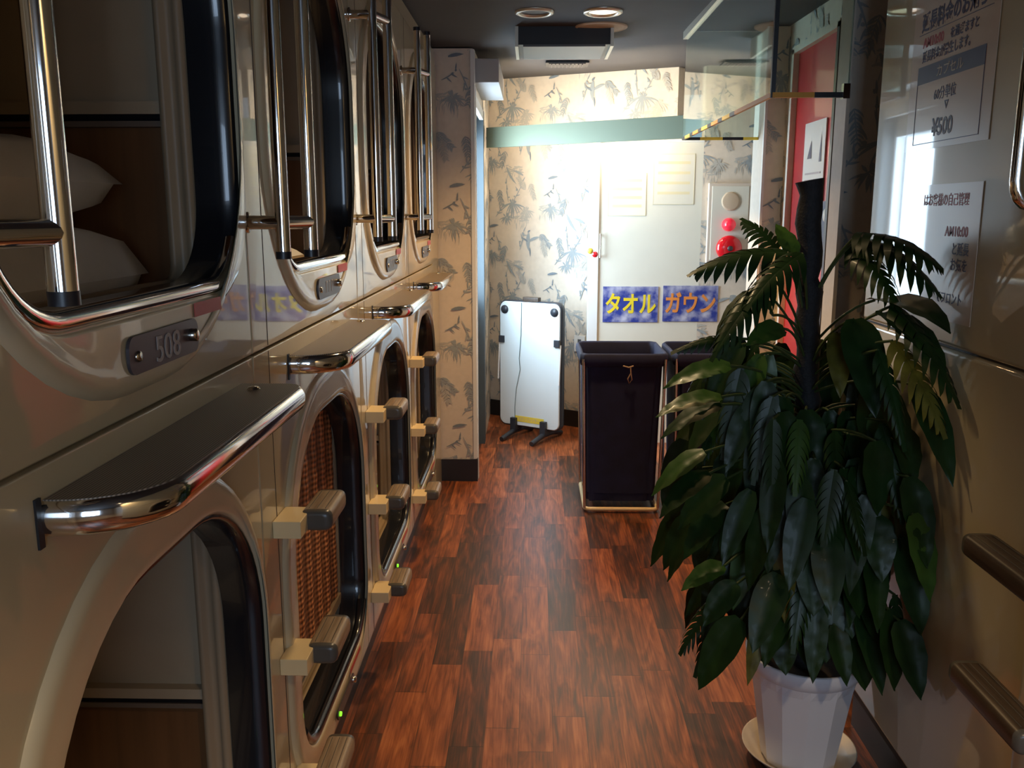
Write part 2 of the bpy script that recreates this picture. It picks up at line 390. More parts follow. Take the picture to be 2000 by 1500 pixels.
# back wall behind the photographer, with a window
b = MB()
for a_, c_ in (((-2.6, -2.3, 0), (-.21, -2.15, 2.44)), ((.94, -2.3, 0), (2.2, -2.15, 2.44)), ((-.21, -2.3, 0), (.94, -2.15, 1.05)), ((-.21, -2.3, 2.15), (.94, -2.15, 2.44))): b.box(a_, c_, M['paper'])
struct(b.build('wall_front'))
b = MB()
for a_, c_ in (((-.21, -2.2, 1.05), (-.17, -2.14, 2.15)), ((.90, -2.2, 1.05), (.94, -2.14, 2.15)), ((-.17, -2.2, 1.05), (.90, -2.14, 1.09)), ((-.17, -2.2, 2.11), (.90, -2.14, 2.15)), ((.35, -2.2, 1.09), (.38, -2.14, 2.11))): b.box(a_, c_, M['white'])
struct(b.build('window_2'))
b = MB(); b.box((-2.6, -2.15, 0), (-2.5, 5.17, 2.44), M['paper']); struct(b.build('wall_left_side'))
b = MB(); b.box((2.1, -2.15, 0), (2.2, 8.3, 2.64), M['paper']); struct(b.build('wall_right_side'))
# pillar at the end of the capsules
b = MB(); b.box((-2.5, 5.165, 0), (-.344, 5.22, 2.496), M['paper'])
paper_on(b, (-.80, 5.165, 0), (1, 0, 0), .456, .14, 2.49, (0, -1, 0), du=.30, dz=.36)
struct(b.build('wall_pillar'))
b = MB(); b.box((-.62, 5.153, 0), (-.332, 5.165, .135), M['base']); b.box((-.344, 5.165, 0), (-.332, 5.25, .135), M['base']); struct(b.build('baseboard_pillar'))
b = MB(); b.box((-.356, 5.156, .14), (-.334, 5.22, 2.49), M['white']); b.box((-.356, 5.205, 0), (-.330, 5.245, 2.30), M['white']); struct(b.build('trim_1'))
# doorway niche on the left with the side window
b = MB(); b.box((-2.5, 6.12, 0), (-.344, 6.22, 2.56), M['greyblue']); struct(b.build('wall_niche'))
b = MB(); b.box((-.42, 6.04, 0), (-.335, 6.13, 2.26), M['greyblue']); b.box((-.36, 5.245, 2.20), (-.335, 6.04, 2.26), M['white']); struct(b.build('trim_2'))
b = MB(); b.box((-.42, 5.245, 2.26), (-.344, 6.13, 2.52), M['paper']); struct(b.build('wall_over_doorway'))
b = MB()
b.box((-.47, 5.22, 0), (-.42, 6.12, .98), M['paper']); b.box((-.47, 5.22, 2.12), (-.42, 6.12, 2.52), M['paper'])
struct(b.build('wall_window_side'))
b = MB()
for a_, c_ in (((-.47, 5.22, .98), (-.41, 5.26, 2.12)), ((-.47, 6.0, .98), (-.41, 6.12, 2.12)), ((-.47, 5.26, .98), (-.41, 6.0, 1.02)), ((-.47, 5.26, 2.08), (-.41, 6.0, 2.12))): b.box(a_, c_, M['white'])
wn_ = struct(b.build('window_1'))
# left wall beyond doorway
b = MB(); b.box((-.45, 6.22, 0), (-.344, 7.2, 2.60), M['paper'])
paper_on(b, (-.344, 7.0, 0), (0, -1, 0), .78, .12, 2.55, (1, 0, 0), du=.1)
struct(b.build('wall_left'))
# skew rear wall
DX = Vector((.722, -.45, 0)).normalized(); NR = Vector((-.45, -.722, 0)).normalized(); A0 = Vector((-.40, 7.018, 0))
LW = 1.60
b = MB(); q = A0 - NR*.12
p1 = A0 + DX*LW; p2 = q + DX*LW
b.add([A0, p1, p2, q, A0+Vector((0,0,2.62)), p1+Vector((0,0,2.56)), p2+Vector((0,0,2.56)), q+Vector((0,0,2.62))],
      [(0,3,2,1),(4,5,6,7),(0,1,5,4),(1,2,6,5),(2,3,7,6),(3,0,4,7)], M['paper'])
paper_on(b, A0, DX, LW, .12, 2.58, NR, du=.02, dz=.26)
struct(b.build('wall_rear'))
b = MB(); q0 = A0+NR*.012+DX*.05; q1 = A0+NR*.012+DX*.94
b.add([A0+DX*.05, A0+DX*.94, q1, q0]+[v+Vector((0,0,.125)) for v in (A0+DX*.05, A0+DX*.94, q1, q0)], [(0,3,2,1),(4,5,6,7),(0,1,5,4),(1,2,6,5),(2,3,7,6),(3,0,4,7)], M['base'])
struct(b.build('baseboard_rear'))
# outlet plate
b = MB(); b.box((-.045, -.006, -.06), (.045, .006, .06), M['white']); b.box((-.014, -.008, .005), (.014, -.005, .035), M['fix_grey'])
o = b.build('wall_outlet'); o.location = A0+DX*.885+NR*.006+Vector((0,0,.64)); o.rotation_euler.z = math.atan2(DX.y, DX.x)
tag(o, 'small white wall outlet beside the cream door jamb, above the black baseboard', 'outlet')
# end wall with the cream door
b = MB(); b.box((1.13, YB, 0), (1.95, YB+.10, 2.56), M['paper'])
paper_on(b, (1.13, YB, 0), (1, 0, 0), .80, 0, 2.5, (0, -1, 0), du=.33, dz=-.05)
struct(b.build('wall_end'))
b = MB(); b.box((.44, YB, 0), (1.13, YB+.05, 2.06), M['board']); dr = struct(b.build('door_1'))
b = MB(); b.box((.375, YB-.012, 0), (.44, YB+.07, 2.085), M['white']); b.box((.44, YB-.012, 2.06), (1.13, YB+.06, 2.085), M['white']); struct(b.build('trim_3'))
b = MB(); b.tube([(.452, YB-.03, 1.30), (.452, YB-.03, 1.46)], .006, M['chrome_soft'], 8); b.tube([(.452, YB, 1.31), (.452, YB-.03, 1.31)], .005, M['chrome_soft'], 8); b.tube([(.452, YB, 1.45), (.452, YB-.03, 1.45)], .005, M['chrome_soft'], 8)
o = b.build('door_handle', dr)
# right-hand walls
b = MB(); b.box((SX, 3.12, 0), (SX+.1, 3.80, 2.50), M['paper']); b.box((SX, 4.47, 0), (SX+.1, 4.80, 2.50), M['paper']); b.box((SX, 3.80, 2.37), (SX+.1, 4.47, 2.50), M['paper'])
paper_on(b, (SX, 4.80, 0), (0, -1, 0), 1.66, 0, 2.48, (-1, 0, 0), du=.2, holes=((.33, 1.0, 0, 2.37),))
struct(b.build('wall_right'))
b = MB(); b.box((1.143, 4.556, 0), (1.30, 4.80, 2.485), M['paper']); b.box((1.135, 4.55, 0), (1.147, 4.57, 2.485), M['white'])
paper_on(b, (1.143, 4.556, 0), (1, 0, 0), .10, 0, 2.45, (0, -1, 0), du=.05)
struct(b.build('wall_right_pier'))
b = MB(); b.box((1.012, 3.0, 0), (1.6, 3.12, 2.455), M['paper'])
paper_on(b, (1.012, 3.0, 0), (1, 0, 0), .5, 0, 2.45, (0, -1, 0), du=.16, dz=.1)
struct(b.build('wall_right_return'))
b = MB(); b.box((1.002, 2.985, 0), (1.014, 3.0, 2.45), M['paper']); struct(b.build('trim_4'))
b = MB(); b.box((SX+.015, 3.83, 0), (SX+.05, 4.44, 2.34), M['red_door']); rd = struct(b.build('door_2'))
b = MB(); b.box((SX-.012, 3.80, 0), (SX+.03, 3.83, 2.36), M['dark_trim']); b.box((SX-.012, 4.44, 0), (SX+.03, 4.47, 2.36), M['paper']); b.box((SX-.012, 3.80, 2.34), (SX+.03, 4.47, 2.37), M['paper']); struct(b.build('trim_5'))
# notices on the red door
e = thing('notice_sheet', 'white notice sheet taped to the upper part of the red door', 'notice', (SX+.012, 4.10, 1.80))
b = MB(); b.box((-.004, -.15, -.30), (.002, .15, .20), M['paper_white']); b.build('sheet', e)
b = MB()
for (y0, y1, z0, z1) in ((.03, .09, .04, .12), (-.11, -.08, .02, .15)): b.add([(-.006, y0, z0), (-.006, y1, z0), (-.006, y0+.01, z1)], [(0,1,2)], M['txt_navy'])
for i in range(6): b.box((-.006, -.11, -.03-i*.03), (-.004, .11, -.022-i*.03), M['txt_pale'])
b.build('printing', e)
e = thing('door_sign', 'small navy and white sign low on the red door near its right edge', 'sign', (SX+.013, 3.89, 1.56))
b = MB(); b.box((-.003, -.05, -.10), (.002, .05, .09), M['txt_navy']); b.build('plate', e)
b = MB(); b.lathe([(0, -.006), (.028, -.006), (.028, -.003)], (0, 0, .03), M['paper_white'], 20, 'x'); b.build('round_mark', e)

# ------------------------------------------------------------------ beam, cove tube
e = thing('light_fascia', 'long sage green fascia board spanning the rear wall under the ceiling', 'beam', (-.322, 6.322, 2.107))
b = MB(); L = 1.62; U = Vector((1,0,0))
b.box((.0, -.015, -.066), (1.452, .015, .068), M['green'])
o = b.build('board', e); ang = math.atan2(DX.y, DX.x); o.rotation_euler.z = ang; o.location = NR*.0
b = MB(); b.tube([(.10, .10, .0), (1.27, .10, .0)], .013, M['tube'], 12); o = b.build('lit_tube', e); o.rotation_euler.z = ang
for hx_ in (.08, 1.27):
    b = MB(); b.box((hx_, .017, -.012), (hx_+.02, .12, .012), M['white']); o = b.build('tube_holder', e); o.rotation_euler.z = ang
# white boxed housing top left
b = MB(); b.box((-.344, 5.24, 2.325), (-.20, 6.06, 2.455), M['housing'])
tag(b.build('shutter_housing', bevel=.004), 'white boxed housing fixed high on the left wall beside the green fascia', 'housing')

# ------------------------------------------------------------------ ceiling things
def cz(y): return 2.50+(y-5.1)*(.06/3.1 if y < 5.1 else .148/3.3)
def downlight(x, y, lit, label):
    e = thing('recessed_downlight', label, 'ceiling light', (x, y, cz(y)), 'recessed downlights')
    b = MB(); b.lathe([(.088, .002), (.088, -.008), (.078, -.013), (.066, -.010), (.064, .0)], (0,0,0), M['refl'] if lit else M['alu'], 40); b.build('trim_ring', e)
    b = MB(); b.lathe([(.064, -.002), (.05, -.0035 if lit else -.0015), (.0, -.004 if lit else -.0015)], (0,0,0), M['bulb'] if lit else M['blackm'], 40); b.build('lens', e)
downlight(0.0, 4.19, False, 'unlit recessed downlight with dark centre, left of the two round ceiling lights')
downlight(.304, 4.19, True, 'glowing recessed downlight, right of the two round ceiling lights')
e = thing('ceiling_speaker', 'large round beige ceiling disc between the lit downlight and the boxed fitting', 'ceiling disc', (.324, 4.56, cz(4.56)))
b = MB(); b.lathe([(.128, .0), (.128, -.006), (.118, -.010), (.112, -.007)], (0,0,0), M['speaker'], 48); b.build('rim', e)
b = MB(); b.lathe([(.114, -.007), (.06, -.009), (0, -.010)], (0,0,0), M['speaker'], 48); b.build('grille', e)
e = thing('ceiling_fixture', 'black and grey rectangular boxed fitting hung under the ceiling', 'ceiling fixture', (.145, 4.72, 2.44))
b = MB(); b.box((-.225, -.17, -.035), (.225, .20, .05), M['blackm']); b.build('housing', e)
b = MB(); b.box((-.20, -.175, -.045), (.20, .19, -.035), M['fix_grey']); b.build('diffuser', e)
for sx in (-1, 1):
    b = MB(); b.box((sx*.232-.008, -.18, -.045), (sx*.232+.008, .20, .05), M['alu']); b.build('end_cap', e)
e = thing('ceiling_vent', 'small black louvred vent in the ceiling near the rear wall', 'vent', (.205, 5.86, cz(5.86)-.012))
b = MB(); b.box((-.135, -.085, -.008), (.135, .085, .002), M['blackm']); b.build('frame', e)
b = MB(); b.box((-.115, -.075, -.012), (.115, .075, -.007), M['blackm']); b.build('duct_opening', e)
b = MB()
for i in range(9): b.box((-.1+i*.024, -.06, -.016), (-.094+i*.024, .06, -.008), M['plate'])
b.build('louvre', e)

# ------------------------------------------------------------------ capsules
NC = 12; NS = 6
def contour(y0, y1, z0, z1, rb, rt, x, ry=None):
    """rounded rectangle in the YZ plane; rb bottom corner radius, rt top"""
    pts = []
    def arc(cy, cz_, r, a0):
        for i in range(NC+1):
            t = a0+PI/2*i/NC; pts.append((x, cy+r*math.cos(t), cz_+r*math.sin(t)))
    def side(p, q):
        for i in range(1, NS): pts.append((x, p[0]+(q[0]-p[0])*i/NS, p[1]+(q[1]-p[1])*i/NS))
    arc(y1-rb, z0+rb, rb, -PI/2); side((y1, z0+rb), (y1, z1-rt))
    arc(y1-rt, z1-rt, rt, 0); side((y1-rt, z1), (y0+rt, z1))
    arc(y0+rt, z1-rt, rt, PI/2); side((y0, z1-rt), (y0, z0+rb))
    arc(y0+rb, z0+rb, rb, PI); side((y0+rb, z0), (y1-rb, z0))
    return pts
def inset(d, o, rb, rt, x):
    return contour(o[0]+d, o[1]-d, o[2]+d, o[3]-d, max(.004, rb-d), max(.004, rt-d), x)
def capsule(i, upper, label, screen=False, rail_z=.46, X0=0, mirror=1):
    s = SY[i]; zb, zt = (ZJ, ZT) if upper else (ZB, ZJ); g = .0025
    H = zt-zb
    e = thing('capsule_unit', label, 'sleeping capsule', (AX, s+P/2, zb), 'sleeping capsules along the left side')
    if upper: inn = (.203, 1.026, .137, .930); rbi, rti = .165, .33; out = (.116, 1.042, .032, 1.01); rbo, rto = .40, .42
    else: inn = (.205, 1.026, .100, .935); rbi, rti = .17, .32; out = (.118, 1.042, .022, 1.03); rbo, rto = .27, .42
    oy = -P/2
    inn = (inn[0]+oy, inn[1]+oy, inn[2], inn[3]); out = (out[0]+oy, out[1]+oy, out[2], out[3])
    rect = lambda x, d: contour(oy+d, oy+P-d, d, H-d, .003, .003, x)
    # front panel
    b = MB()
    b.loops([rect(-.03, g), rect(-.002, g), rect(0, g+.003), inset(0, out, rbo, rto, 0)], M['shell'])
    o = b.build('front_panel', e); o.modifiers.new('wn', 'WEIGHTED_NORMAL')
    b = MB(); b.box((-.002, oy+.100, .006), (.0008, oy+.1015, H-.006), M['seam']); b.build('panel_joint', e)
    # moulded surround
    b = MB()
    b.loops([inset(0, out, rbo, rto, 0), inset(.004, out, rbo, rto, .005), inset(.010, out, rbo, rto, .0095), inset(.020, out, rbo, rto, .0115),inset(.032, out, rbo, rto, .0105),
             inset(-.018, inn, rbi, rti, .011) if False else contour(min(out[0]+.05, inn[0]-.015), inn[1]+.004, out[2]+.052, inn[3]+.02, rbo-.08, rti+.02, .0090),
             inset(-.006, inn, rbi, rti, .009), inset(0, inn, rbi, rti, .004), inset(.002, inn, rbi, rti, -.004)], M['ring'])
    o = b.build('surround', e); o.modifiers.new('wn', 'WEIGHTED_NORMAL')
    b = MB()
    b.loops([inset(.001, inn, rbi, rti, -.003), inset(.006, inn, rbi, rti, .001), inset(.012, inn, rbi, rti, -.004), inset(.016, inn, rbi, rti, -.03), inset(.020, inn, rbi, rti, -.075)], M['black'])
    b.build('door_jamb', e)
    b = MB()
    rc_ = lambda d, x: contour(inn[0]+d, inn[1]-d, inn[2]-.02+d, inn[3]+.02-d, .03, .03, x)
    b.loops([inset(.020, inn, rbi, rti, -.0755), inset(-.012, inn, rbi, rti, -.078)], M['black'])
    b.loops([rc_(-.01, -.079), rc_(.030, -.079), rc_(.030, -.092), rc_(.024, -.094), rc_(.024, -.110), rc_(.038, -.112), rc_(.038, -.124), rc_(-.02, -.126)], M['track'])
    b.build('screen_track', e)
    # sill
    b = MB()
    ic = inset(.012, inn, rbi, rti, -.008); lo_ = [p for p in ic if p[2] < inn[2]+.012+rbi*.5]
    lo_.sort(key=lambda p: p[1]); path = [lo_[0]]
    for p in lo_[1:]:
        if (Vector(p)-Vector(path[-1])).length > .008: path.append(p)
    b.tube(path, .015, M['chrome'] if upper else M['black'], 12)
    b.build('sill', e)
    # cabin
    b = MB(); x0, x1 = -.124, -1.35; ya, yb = oy+.03, oy+1.018; za, zc = .09, H-.03
    rz = rail_z
    for (z_, z2, m) in ((za, rz, M['wood_in']), (rz, zc, M['shell_in'])):
        b.quad((x0, yb, z_), (x1, yb, z_), (x1, yb, z2), (x0, yb, z2), m); b.quad((x0, ya, z_), (x0, ya, z2), (x1, ya, z2), (x1, ya, z_), m)
        b.quad((x1, ya, z_), (x1, ya, z2), (x1, yb, z2), (x1, yb, z_), m)
    b.quad((x0, ya, za), (x1, ya, za), (x1, yb, za), (x0, yb, za), M['linen' if not upper else 'wood_in']); b.quad((x0, ya, zc), (x0, yb, zc), (x1, yb, zc), (x1, ya, zc), M['shell_in'])
    b.build('cabin_lining', e)
    b = MB(); b.box((x1, yb-.022, rz-.010), (x0, yb, rz+.012), M['shell_in']); b.box((x1, yb-.016, rz-.022), (x0, yb, rz-.010), M['black']); b.box((x1, yb-.02, rz-.032), (x0, yb, rz-.022), M['rail_in']); b.build('wall_rail', e)
    # number plate / control slot
    if upper:
        b = MB(); c0 = contour(-.030, .214, .060, .112, .018, .018, .0105); c1 = [(.0150, y, z) for (x, y, z) in c0]
        b.loops([c0, c1], M['plate']); n = len(c1); b.add(c1, [tuple(range(n))], M['plate'])
        pl = b.build('number_plate', e)
        b = MB(); b.lathe([(.010, 0), (.010, .010), (.006, .012), (0, .012)], (.015, .183, .088), M['chrome_soft'], 16, 'x'); b.build('lock', pl)
        b = MB(); b.lathe([(.008, 0), (.007, .003), (0, .003)], (.015, -.004, .084), M['chrome_soft'], 16, 'x'); b.build('screw', pl)
        if i == 0:
            b = MB(); text_mesh('508', .054, M['plate_text'], b, (.0151, .050, .066), (0, 1, 0), (0, 0, 1), sx=1.12); b.build('number', pl)
        else:
            b = MB()
            for k in range(3): b.box((.0150, .048+k*.03, .072), (.0156, .052+k*.03, .100), M['plate_text']); b.box((.0150, .048+k*.03, .098), (.0156, .064+k*.03, .102), M['plate_text'])
            b.build('number', pl)
        b = MB(); b.box((.0105, .215, .112), (.0115, .335, .134), M['red_tag']); b.build('sticker', e)
    else:
        b = MB(); c0 = contour(-.02, .20, .052, .084, .014, .014, .0140); c1 = [(.0175, y, z) for (x, y, z) in c0]
        b.loops([c0, c1], M['plate']); n = len(c1); b.add(c1, [tuple(range(n))], M['plate']); pl = b.build('control_plate', e)
        b = MB(); b.lathe([(.007, 0), (.006, .005), (0, .006)], (.0175, .0, .066), M['led'], 12, 'x'); b.build('lamp', pl)
        b = MB(); b.lathe([(.009, 0), (.009, .010), (0, .011)], (.0175, .178, .070), M['chrome_soft'], 14, 'x'); b.build('lock', pl)
        b = MB(); b.box((.0130, .17, .092), (.0140, .32, .106), M['red_tag']); b.build('sticker', e)
    if screen:
        b = MB(); n = 60; zs = .215
        for k in range(1): pass
        y0, y1 = inn[0]+.03, inn[1]-.035; z1 = inn[3]-.03
        vs = []; fs = []
        for j in range(41):
            for k in range(n+1):
                y = y0+(y1-y0)*k/n; z = zs+(z1-zs)*j/40
                vs.append((-.082+.003*math.sin(y*62)+.0012*math.sin(z*260), y, z))
        for j in range(40):
            for k in range(n): fs.append((j*(n+1)+k, j*(n+1)+k+1, (j+1)*(n+1)+k+1, (j+1)*(n+1)+k))
        b.add(vs, fs, M['weave'], True); b.build('roll_screen', e)
        b = MB(); b.box((-.092, y0, zs-.03), (-.074, y1, zs), M['track']); b.build('screen_bar', e)
    return e
capsule(0, True, 'upper sleeping capsule numbered 508, nearest the camera on the left')
capsule(1, True, 'upper sleeping capsule second from the camera, just beyond number 508')
capsule(2, True, 'upper sleeping capsule third from the camera, second from the wallpapered pillar')
capsule(3, True, 'upper sleeping capsule farthest back, beside the wallpapered pillar')
capsule(0, False, 'lower sleeping capsule nearest the camera, directly under number 508')
capsule(1, False, 'lower sleeping capsule closed by a brown woven roll screen', screen=True)
capsule(2, False, 'lower sleeping capsule just beyond the one with the woven screen, open')
capsule(3, False, 'lower sleeping capsule farthest back, beside the foot of the wallpapered pillar')
# dark plinth and top trim
b = MB(); b.box((AX-1.3, .2, 0), (AX-.05, SY[3]+P+.1, ZB-.003), M['base']); struct(b.build('baseboard_left'))
b = MB(); b.box((AX-.2, .2, ZT+.002), (AX-.004, SY[3]+P+.28, 2.47), M['shell']); struct(b.build('trim_6'))
b = MB(); b.box((AX-.5, SY[3]+P+.004, 0), (AX-.002, 5.15, ZT), M['shell']); struct(b.build('trim_7'))
b = MB(); b.box((AX-.06, .2, ZB), (AX-.028, SY[3]+P, ZT), M['seam']) if False else None
# a filler panel before the first capsule
b = MB(); b.box((AX-.5, -2.1, 0), (AX, SY[0]-.003, ZT), M['shell']); struct(b.build('wall_left_filler'))

# ------------------------------------------------------------------ shelves between the tiers
def shelf():
    e = thing('step_shelf', 'x', 'shelf', (AX, 0, 1.285), 'chrome edged step shelves')
    W = .128; y0, y1 = .255, .965; r = .115
    def outline(d, z):
        p = []
        R_ = r-d
        p.append((-.0, y0+d, z))
        for i in range(9):
            t = -PI/2+PI/2*i/8; p.append((W-r+R_*math.cos(t), y0+r+R_*math.sin(t), z))
        r2 = .045; R2 = r2-d
        for i in range(7):
            t = PI/2*i/6; p.append((W-r2+R2*math.cos(t), y1-r2+R2*math.sin(t), z))
        p.append((-.0, y1-d, z))
        return p
    h = .042
    b = MB(); lo = []
    for k in range(11):
        t = -PI/2+PI*k/10; lo.append(outline(.014*(1-math.cos(t))*1.0 if False else .012-.012*math.cos(t), -h/2+h/2*math.sin(t)-0.0))
    n = len(lo[0]); vs = [p for l in lo for p in l]; fs = []
    for i in range(len(lo)-1):
        for k in range(n-1): fs.append((i*n+k, i*n+k+1, (i+1)*n+k+1, (i+1)*n+k))
    b.add(vs, fs, M['chrome'], True); b.add(lo[0], [tuple(range(n))], M['chrome_soft']); b.build('chrome_edge', e, recalc=True)
    b = MB(); top = outline(.011, .001); bot = outline(.011, -.006); n = len(top)
    b.add(top+bot, [tuple(range(n))]+[(k, k+1, n+k+1, n+k) for k in range(n-1)], M['rib']); b.build('ribbed_top', e)
    b = MB(); b.box((-.002, y0-.007, -.052), (.003, y0+.004, .006), M['blackm']); b.build('wall_slot', e)
    b = MB(); b.lathe([(.012, 0), (.010, .004), (0, .005)], (.04, .90, .001), M['chrome_soft'], 12); b.build('screw', e)
    return e
s0 = shelf()
labs = ['chrome edged ribbed step shelf nearest the camera, between capsule 508 and the capsule below',
        'chrome edged step shelf second from the camera, above the capsule with the woven screen',
        'chrome edged step shelf third from the camera, warmly lit',
        'small looking step shelf farthest back, in front of the wallpapered pillar']
for k in range(4):
    o = s0 if k == 0 else copy_tree(s0)
    o.location.y = SY[k]+(.02 if k == 0 else -.01); o['label'] = labs[k]

# ------------------------------------------------------------------ hand rails
def handrail():
    e = thing('handrail', 'x', 'handrail', (AX, 0, 1.9), 'vertical chrome handrails')
    pa, pb = (.0686, .007), (.0986, .102)
    for (x, y) in (pa, pb):
        b = MB(); b.tube([(x, y, -.373), (x, y, .43)], .0142, M['chrome'], 20); g_ = b.build('pole', e)
        for za_, zb_ in ((-.386, -.372), (.429, .443)):
            b = MB(); b.tube([(x, y, za_), (x, y, zb_)], .0148, M['rubber'], 20); b.build('end_cap', g_)
    for z in (-.317, .275):
        b = MB(); b.tube([(0, .007, z), (pa[0], pa[1], z)], .0130, M['chrome'], 16); b.tube([(pa[0], pa[1], z), (pb[0], pb[1], z)], .0130, M['chrome'], 16)
        b.lathe([(.02, 0), (.02, .004), (.0, .004)], (0, .007, z), M['chrome_soft'], 16, 'x'); b.build('bracket', e)
    return e
h0 = handrail()
labs = ['chrome handrail nearest the camera, its thick pole across the capsule 508 opening',
        'twin pole chrome handrail second from the camera, just beyond capsule 508',
        'twin pole chrome handrail third from the camera',
        'twin pole chrome handrail farthest back, next to the wallpapered pillar']
for k in range(4):
    o = h0 if k == 0 else copy_tree(h0)
    o.location.y = SY[k]+(.088 if k == 0 else 0); o['label'] = labs[k]

# ------------------------------------------------------------------ foot steps
def step(dark=False, L=.165, side=1):
    e = thing('foot_step', 'x', 'foot step', (0,0,0), 'foot steps on the capsule fronts')
    b = MB(); b.box((0, -.02, -.044), (side*.060, .080, -.006), M['arm']); b.build('arm', e, bevel=.002)
    t = MB(); hw = .035; hh = .024; prof = []
    for k in range(20):
        a = 2*PI*k/20; ca, sa = math.cos(a), math.sin(a)
        prof.append((math.copysign(abs(ca)**.45, ca)*hw, math.copysign(abs(sa)**.6, sa)*hh))
    cx = side*.078; cz_ = -.024; ls = []
    for (y, f) in ((.035, .55), (.036, .80), (.041, .95), (.050, 1), (.035+L-.02, 1), (.035+L-.008, .95), (.035+L-.002, .8), (.035+L, .5)):
        ls.append([(cx+px*f, y, cz_+pz*f) for px, pz in prof])
    m = M['tread_d'] if dark else M['tread']
    t.loops(ls[3:5], m); n = 20
    tr = t.build('tread', e)
    c = MB(); c.loops(ls[0:4], M['tread_end']); c.add(ls[0], [tuple(range(n))], M['tread_end']); c.build('end_cap', tr)
    c = MB(); c.loops(ls[4:], M['tread_end']); c.add(ls[-1], [tuple(range(n))], M['tread_end']); c.build('end_cap', tr)
    g = MB()
    for k in range(3):
        g = MB(); g.box((cx-.018+k*.018-.0008, .055, cz_+hh-.0015), (cx-.018+k*.018+.0008, .035+L-.025, cz_+hh+.0006), M['tread_end']); g.build('groove', tr)
    return e
st = step()
hts = [('top', .967), ('middle', .652), ('bottom', .335)]
col = {1: 'second column, beside the woven screen capsule', 2: 'third column of capsules', 3: 'farthest column, beside the pillar'}
first = True
for k in (1, 2, 3):
    for nm, z in hts:
        o = st if first else copy_tree(st); first = False
        o.location = (AX, SY[k]+.085, z); o['label'] = '%s wooden-look foot step on the left capsules, %s' % (nm, col[k])

# ------------------------------------------------------------------ bedding
def cushion(name, c, d, m, label, cat, puff=.5, seed=1, rz=0, group=None):
    R = random.Random(seed); b = MB(); n = 26; vs = []; fs = []
    ph = [R.uniform(0, 6) for _ in range(6)]
    for s_ in (1, -1):
        for i in range(n+1):
            for j in range(n+1):
                u = -1+2*i/n; v = -1+2*j/n
                k = (max(0, 1-abs(u)**2.6)*max(0, 1-abs(v)**2.6))**puff
                wr = 1+.07*math.sin(u*7+ph[0])*math.cos(v*5+ph[1])+.04*math.sin(v*15+u*4+ph[2])
                pin = 1-.06*(1-abs(u))*abs(v)**3
                vs.append((u*d[0]/2*(1-.05*(1-abs(v)**2)*0+0), v*d[1]/2*pin, s_*d[2]/2*k*wr))
        o_ = 0 if s_ == 1 else (n+1)**2
        for i in range(n):
            for j in range(n):
                a = o_+i*(n+1)+j; f = (a, a+n+1, a+n+2, a+1); fs.append(f if s_ == 1 else f[::-1])
    b.add(vs, fs, m, True); o = b.build(name, None); o.location = c; o.rotation_euler.z = rz
    return tag(o, label, cat, group)
cushion('folded_duvet', (-1.03, 1.17, 1.495), (.68, .82, .18), M['linen'], 'white folded duvet lying inside capsule 508 under the pillow', 'duvet', .13, 2)
cushion('pillow', (-1.04, 1.15, 1.650), (.64, .84, .17), M['linen'], 'white pillow on the folded duvet inside capsule 508', 'pillow', .30, 3)
cushion('pillow', (-.90, 2.42, 1.475), (.44, .46, .14), M['linen'], 'white pillow inside the second upper capsule, low behind the poles', 'pillow', .5, 4)
for k, lb in ((2, 'white futon mattress in the third lower capsule'), (3, 'white futon mattress in the farthest lower capsule')):
    cushion('futon', (-1.25, SY[k]+.52, .325), (1.1, .92, .12), M['linen'], lb, 'futon', .12, 5+k)

# ------------------------------------------------------------------ right capsule block
e = thing('capsule_block', 'cream capsule block on the right side behind the potted plant', 'sleeping capsule', (RX, 1.3, 0))
zj = 1.291
for (nm, z0, z1) in (('lower_panel', .186, zj-.002), ('upper_panel', zj+.002, 2.41)):
    b = MB(); b.box((0, -1.6, z0), (1.0, RY-1.3, z1), M['shell']); b.build(nm, e, bevel=.012)
b = MB(); b.box((.012, -1.6, .16), (1.0, RY-1.304, 2.40), M['seam']); b.build('joint_core', e)
b = MB(); b.box((.05, -1.6, 0), (1.0, RY-1.33, .19), M['base']); b.build('plinth', e)
b = MB(); b.loops([contour(-.55, .312, .35, 1.18, .11, .28, -.001), contour(-.55, .312, .35, 1.18, .11, .28, -.013), contour(-.538, .300, .362, 1.168, .10, .27, -.016), contour(-.49, .25, .41, 1.12, .09, .25, -.010), contour(-.48, .24, .42, 1.11, .09, .25, -.001)], M['ring']); b.build('surround', e)
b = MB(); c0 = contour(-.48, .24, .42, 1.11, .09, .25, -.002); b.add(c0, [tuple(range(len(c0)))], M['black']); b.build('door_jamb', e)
b = MB(); b.box((RX+.02, RY+.004, .2), (RX+.6, RY+.03, 2.42), M['dark_trim']); struct(b.build('trim_8'))
b = MB(); b.box((RX+.02, -.4, 2.412), (RX+.9, RY, 2.445), M['shell']); struct(b.build('trim_9'))
for nm, z in (('upper', .975), ('lower', .70)):
    o = step(True, .27, -1); o.location = (RX, 1.400, z); o['label'] = '%s dark wood-look foot step on the right capsule block' % nm
b = MB(); pts = [(RX, 1.62, 2.30), (RX-.04, 1.62, 2.30)]
hx = .062
pts = [(RX, 1.73, 2.30)]+[(RX-hx+hx*.5*(1-math.sin(t*PI/8))*1.0, 1.73, 2.30-.03*(1-math.cos(t*PI/8))) for t in range(5)]+[(RX-hx, 1.73, 1.68)]+[(RX-hx+.03*(1-math.cos(t*PI/8))*1.0, 1.73, 1.66-.045*math.sin(t*PI/8)) for t in range(5)]+[(RX, 1.73, 1.613)]
b.tube(pts, .012, M['chrome'], 18)
tag(b.build('grab_handle'), 'bent chrome grab handle on the right capsule block at the picture edge', 'handle')
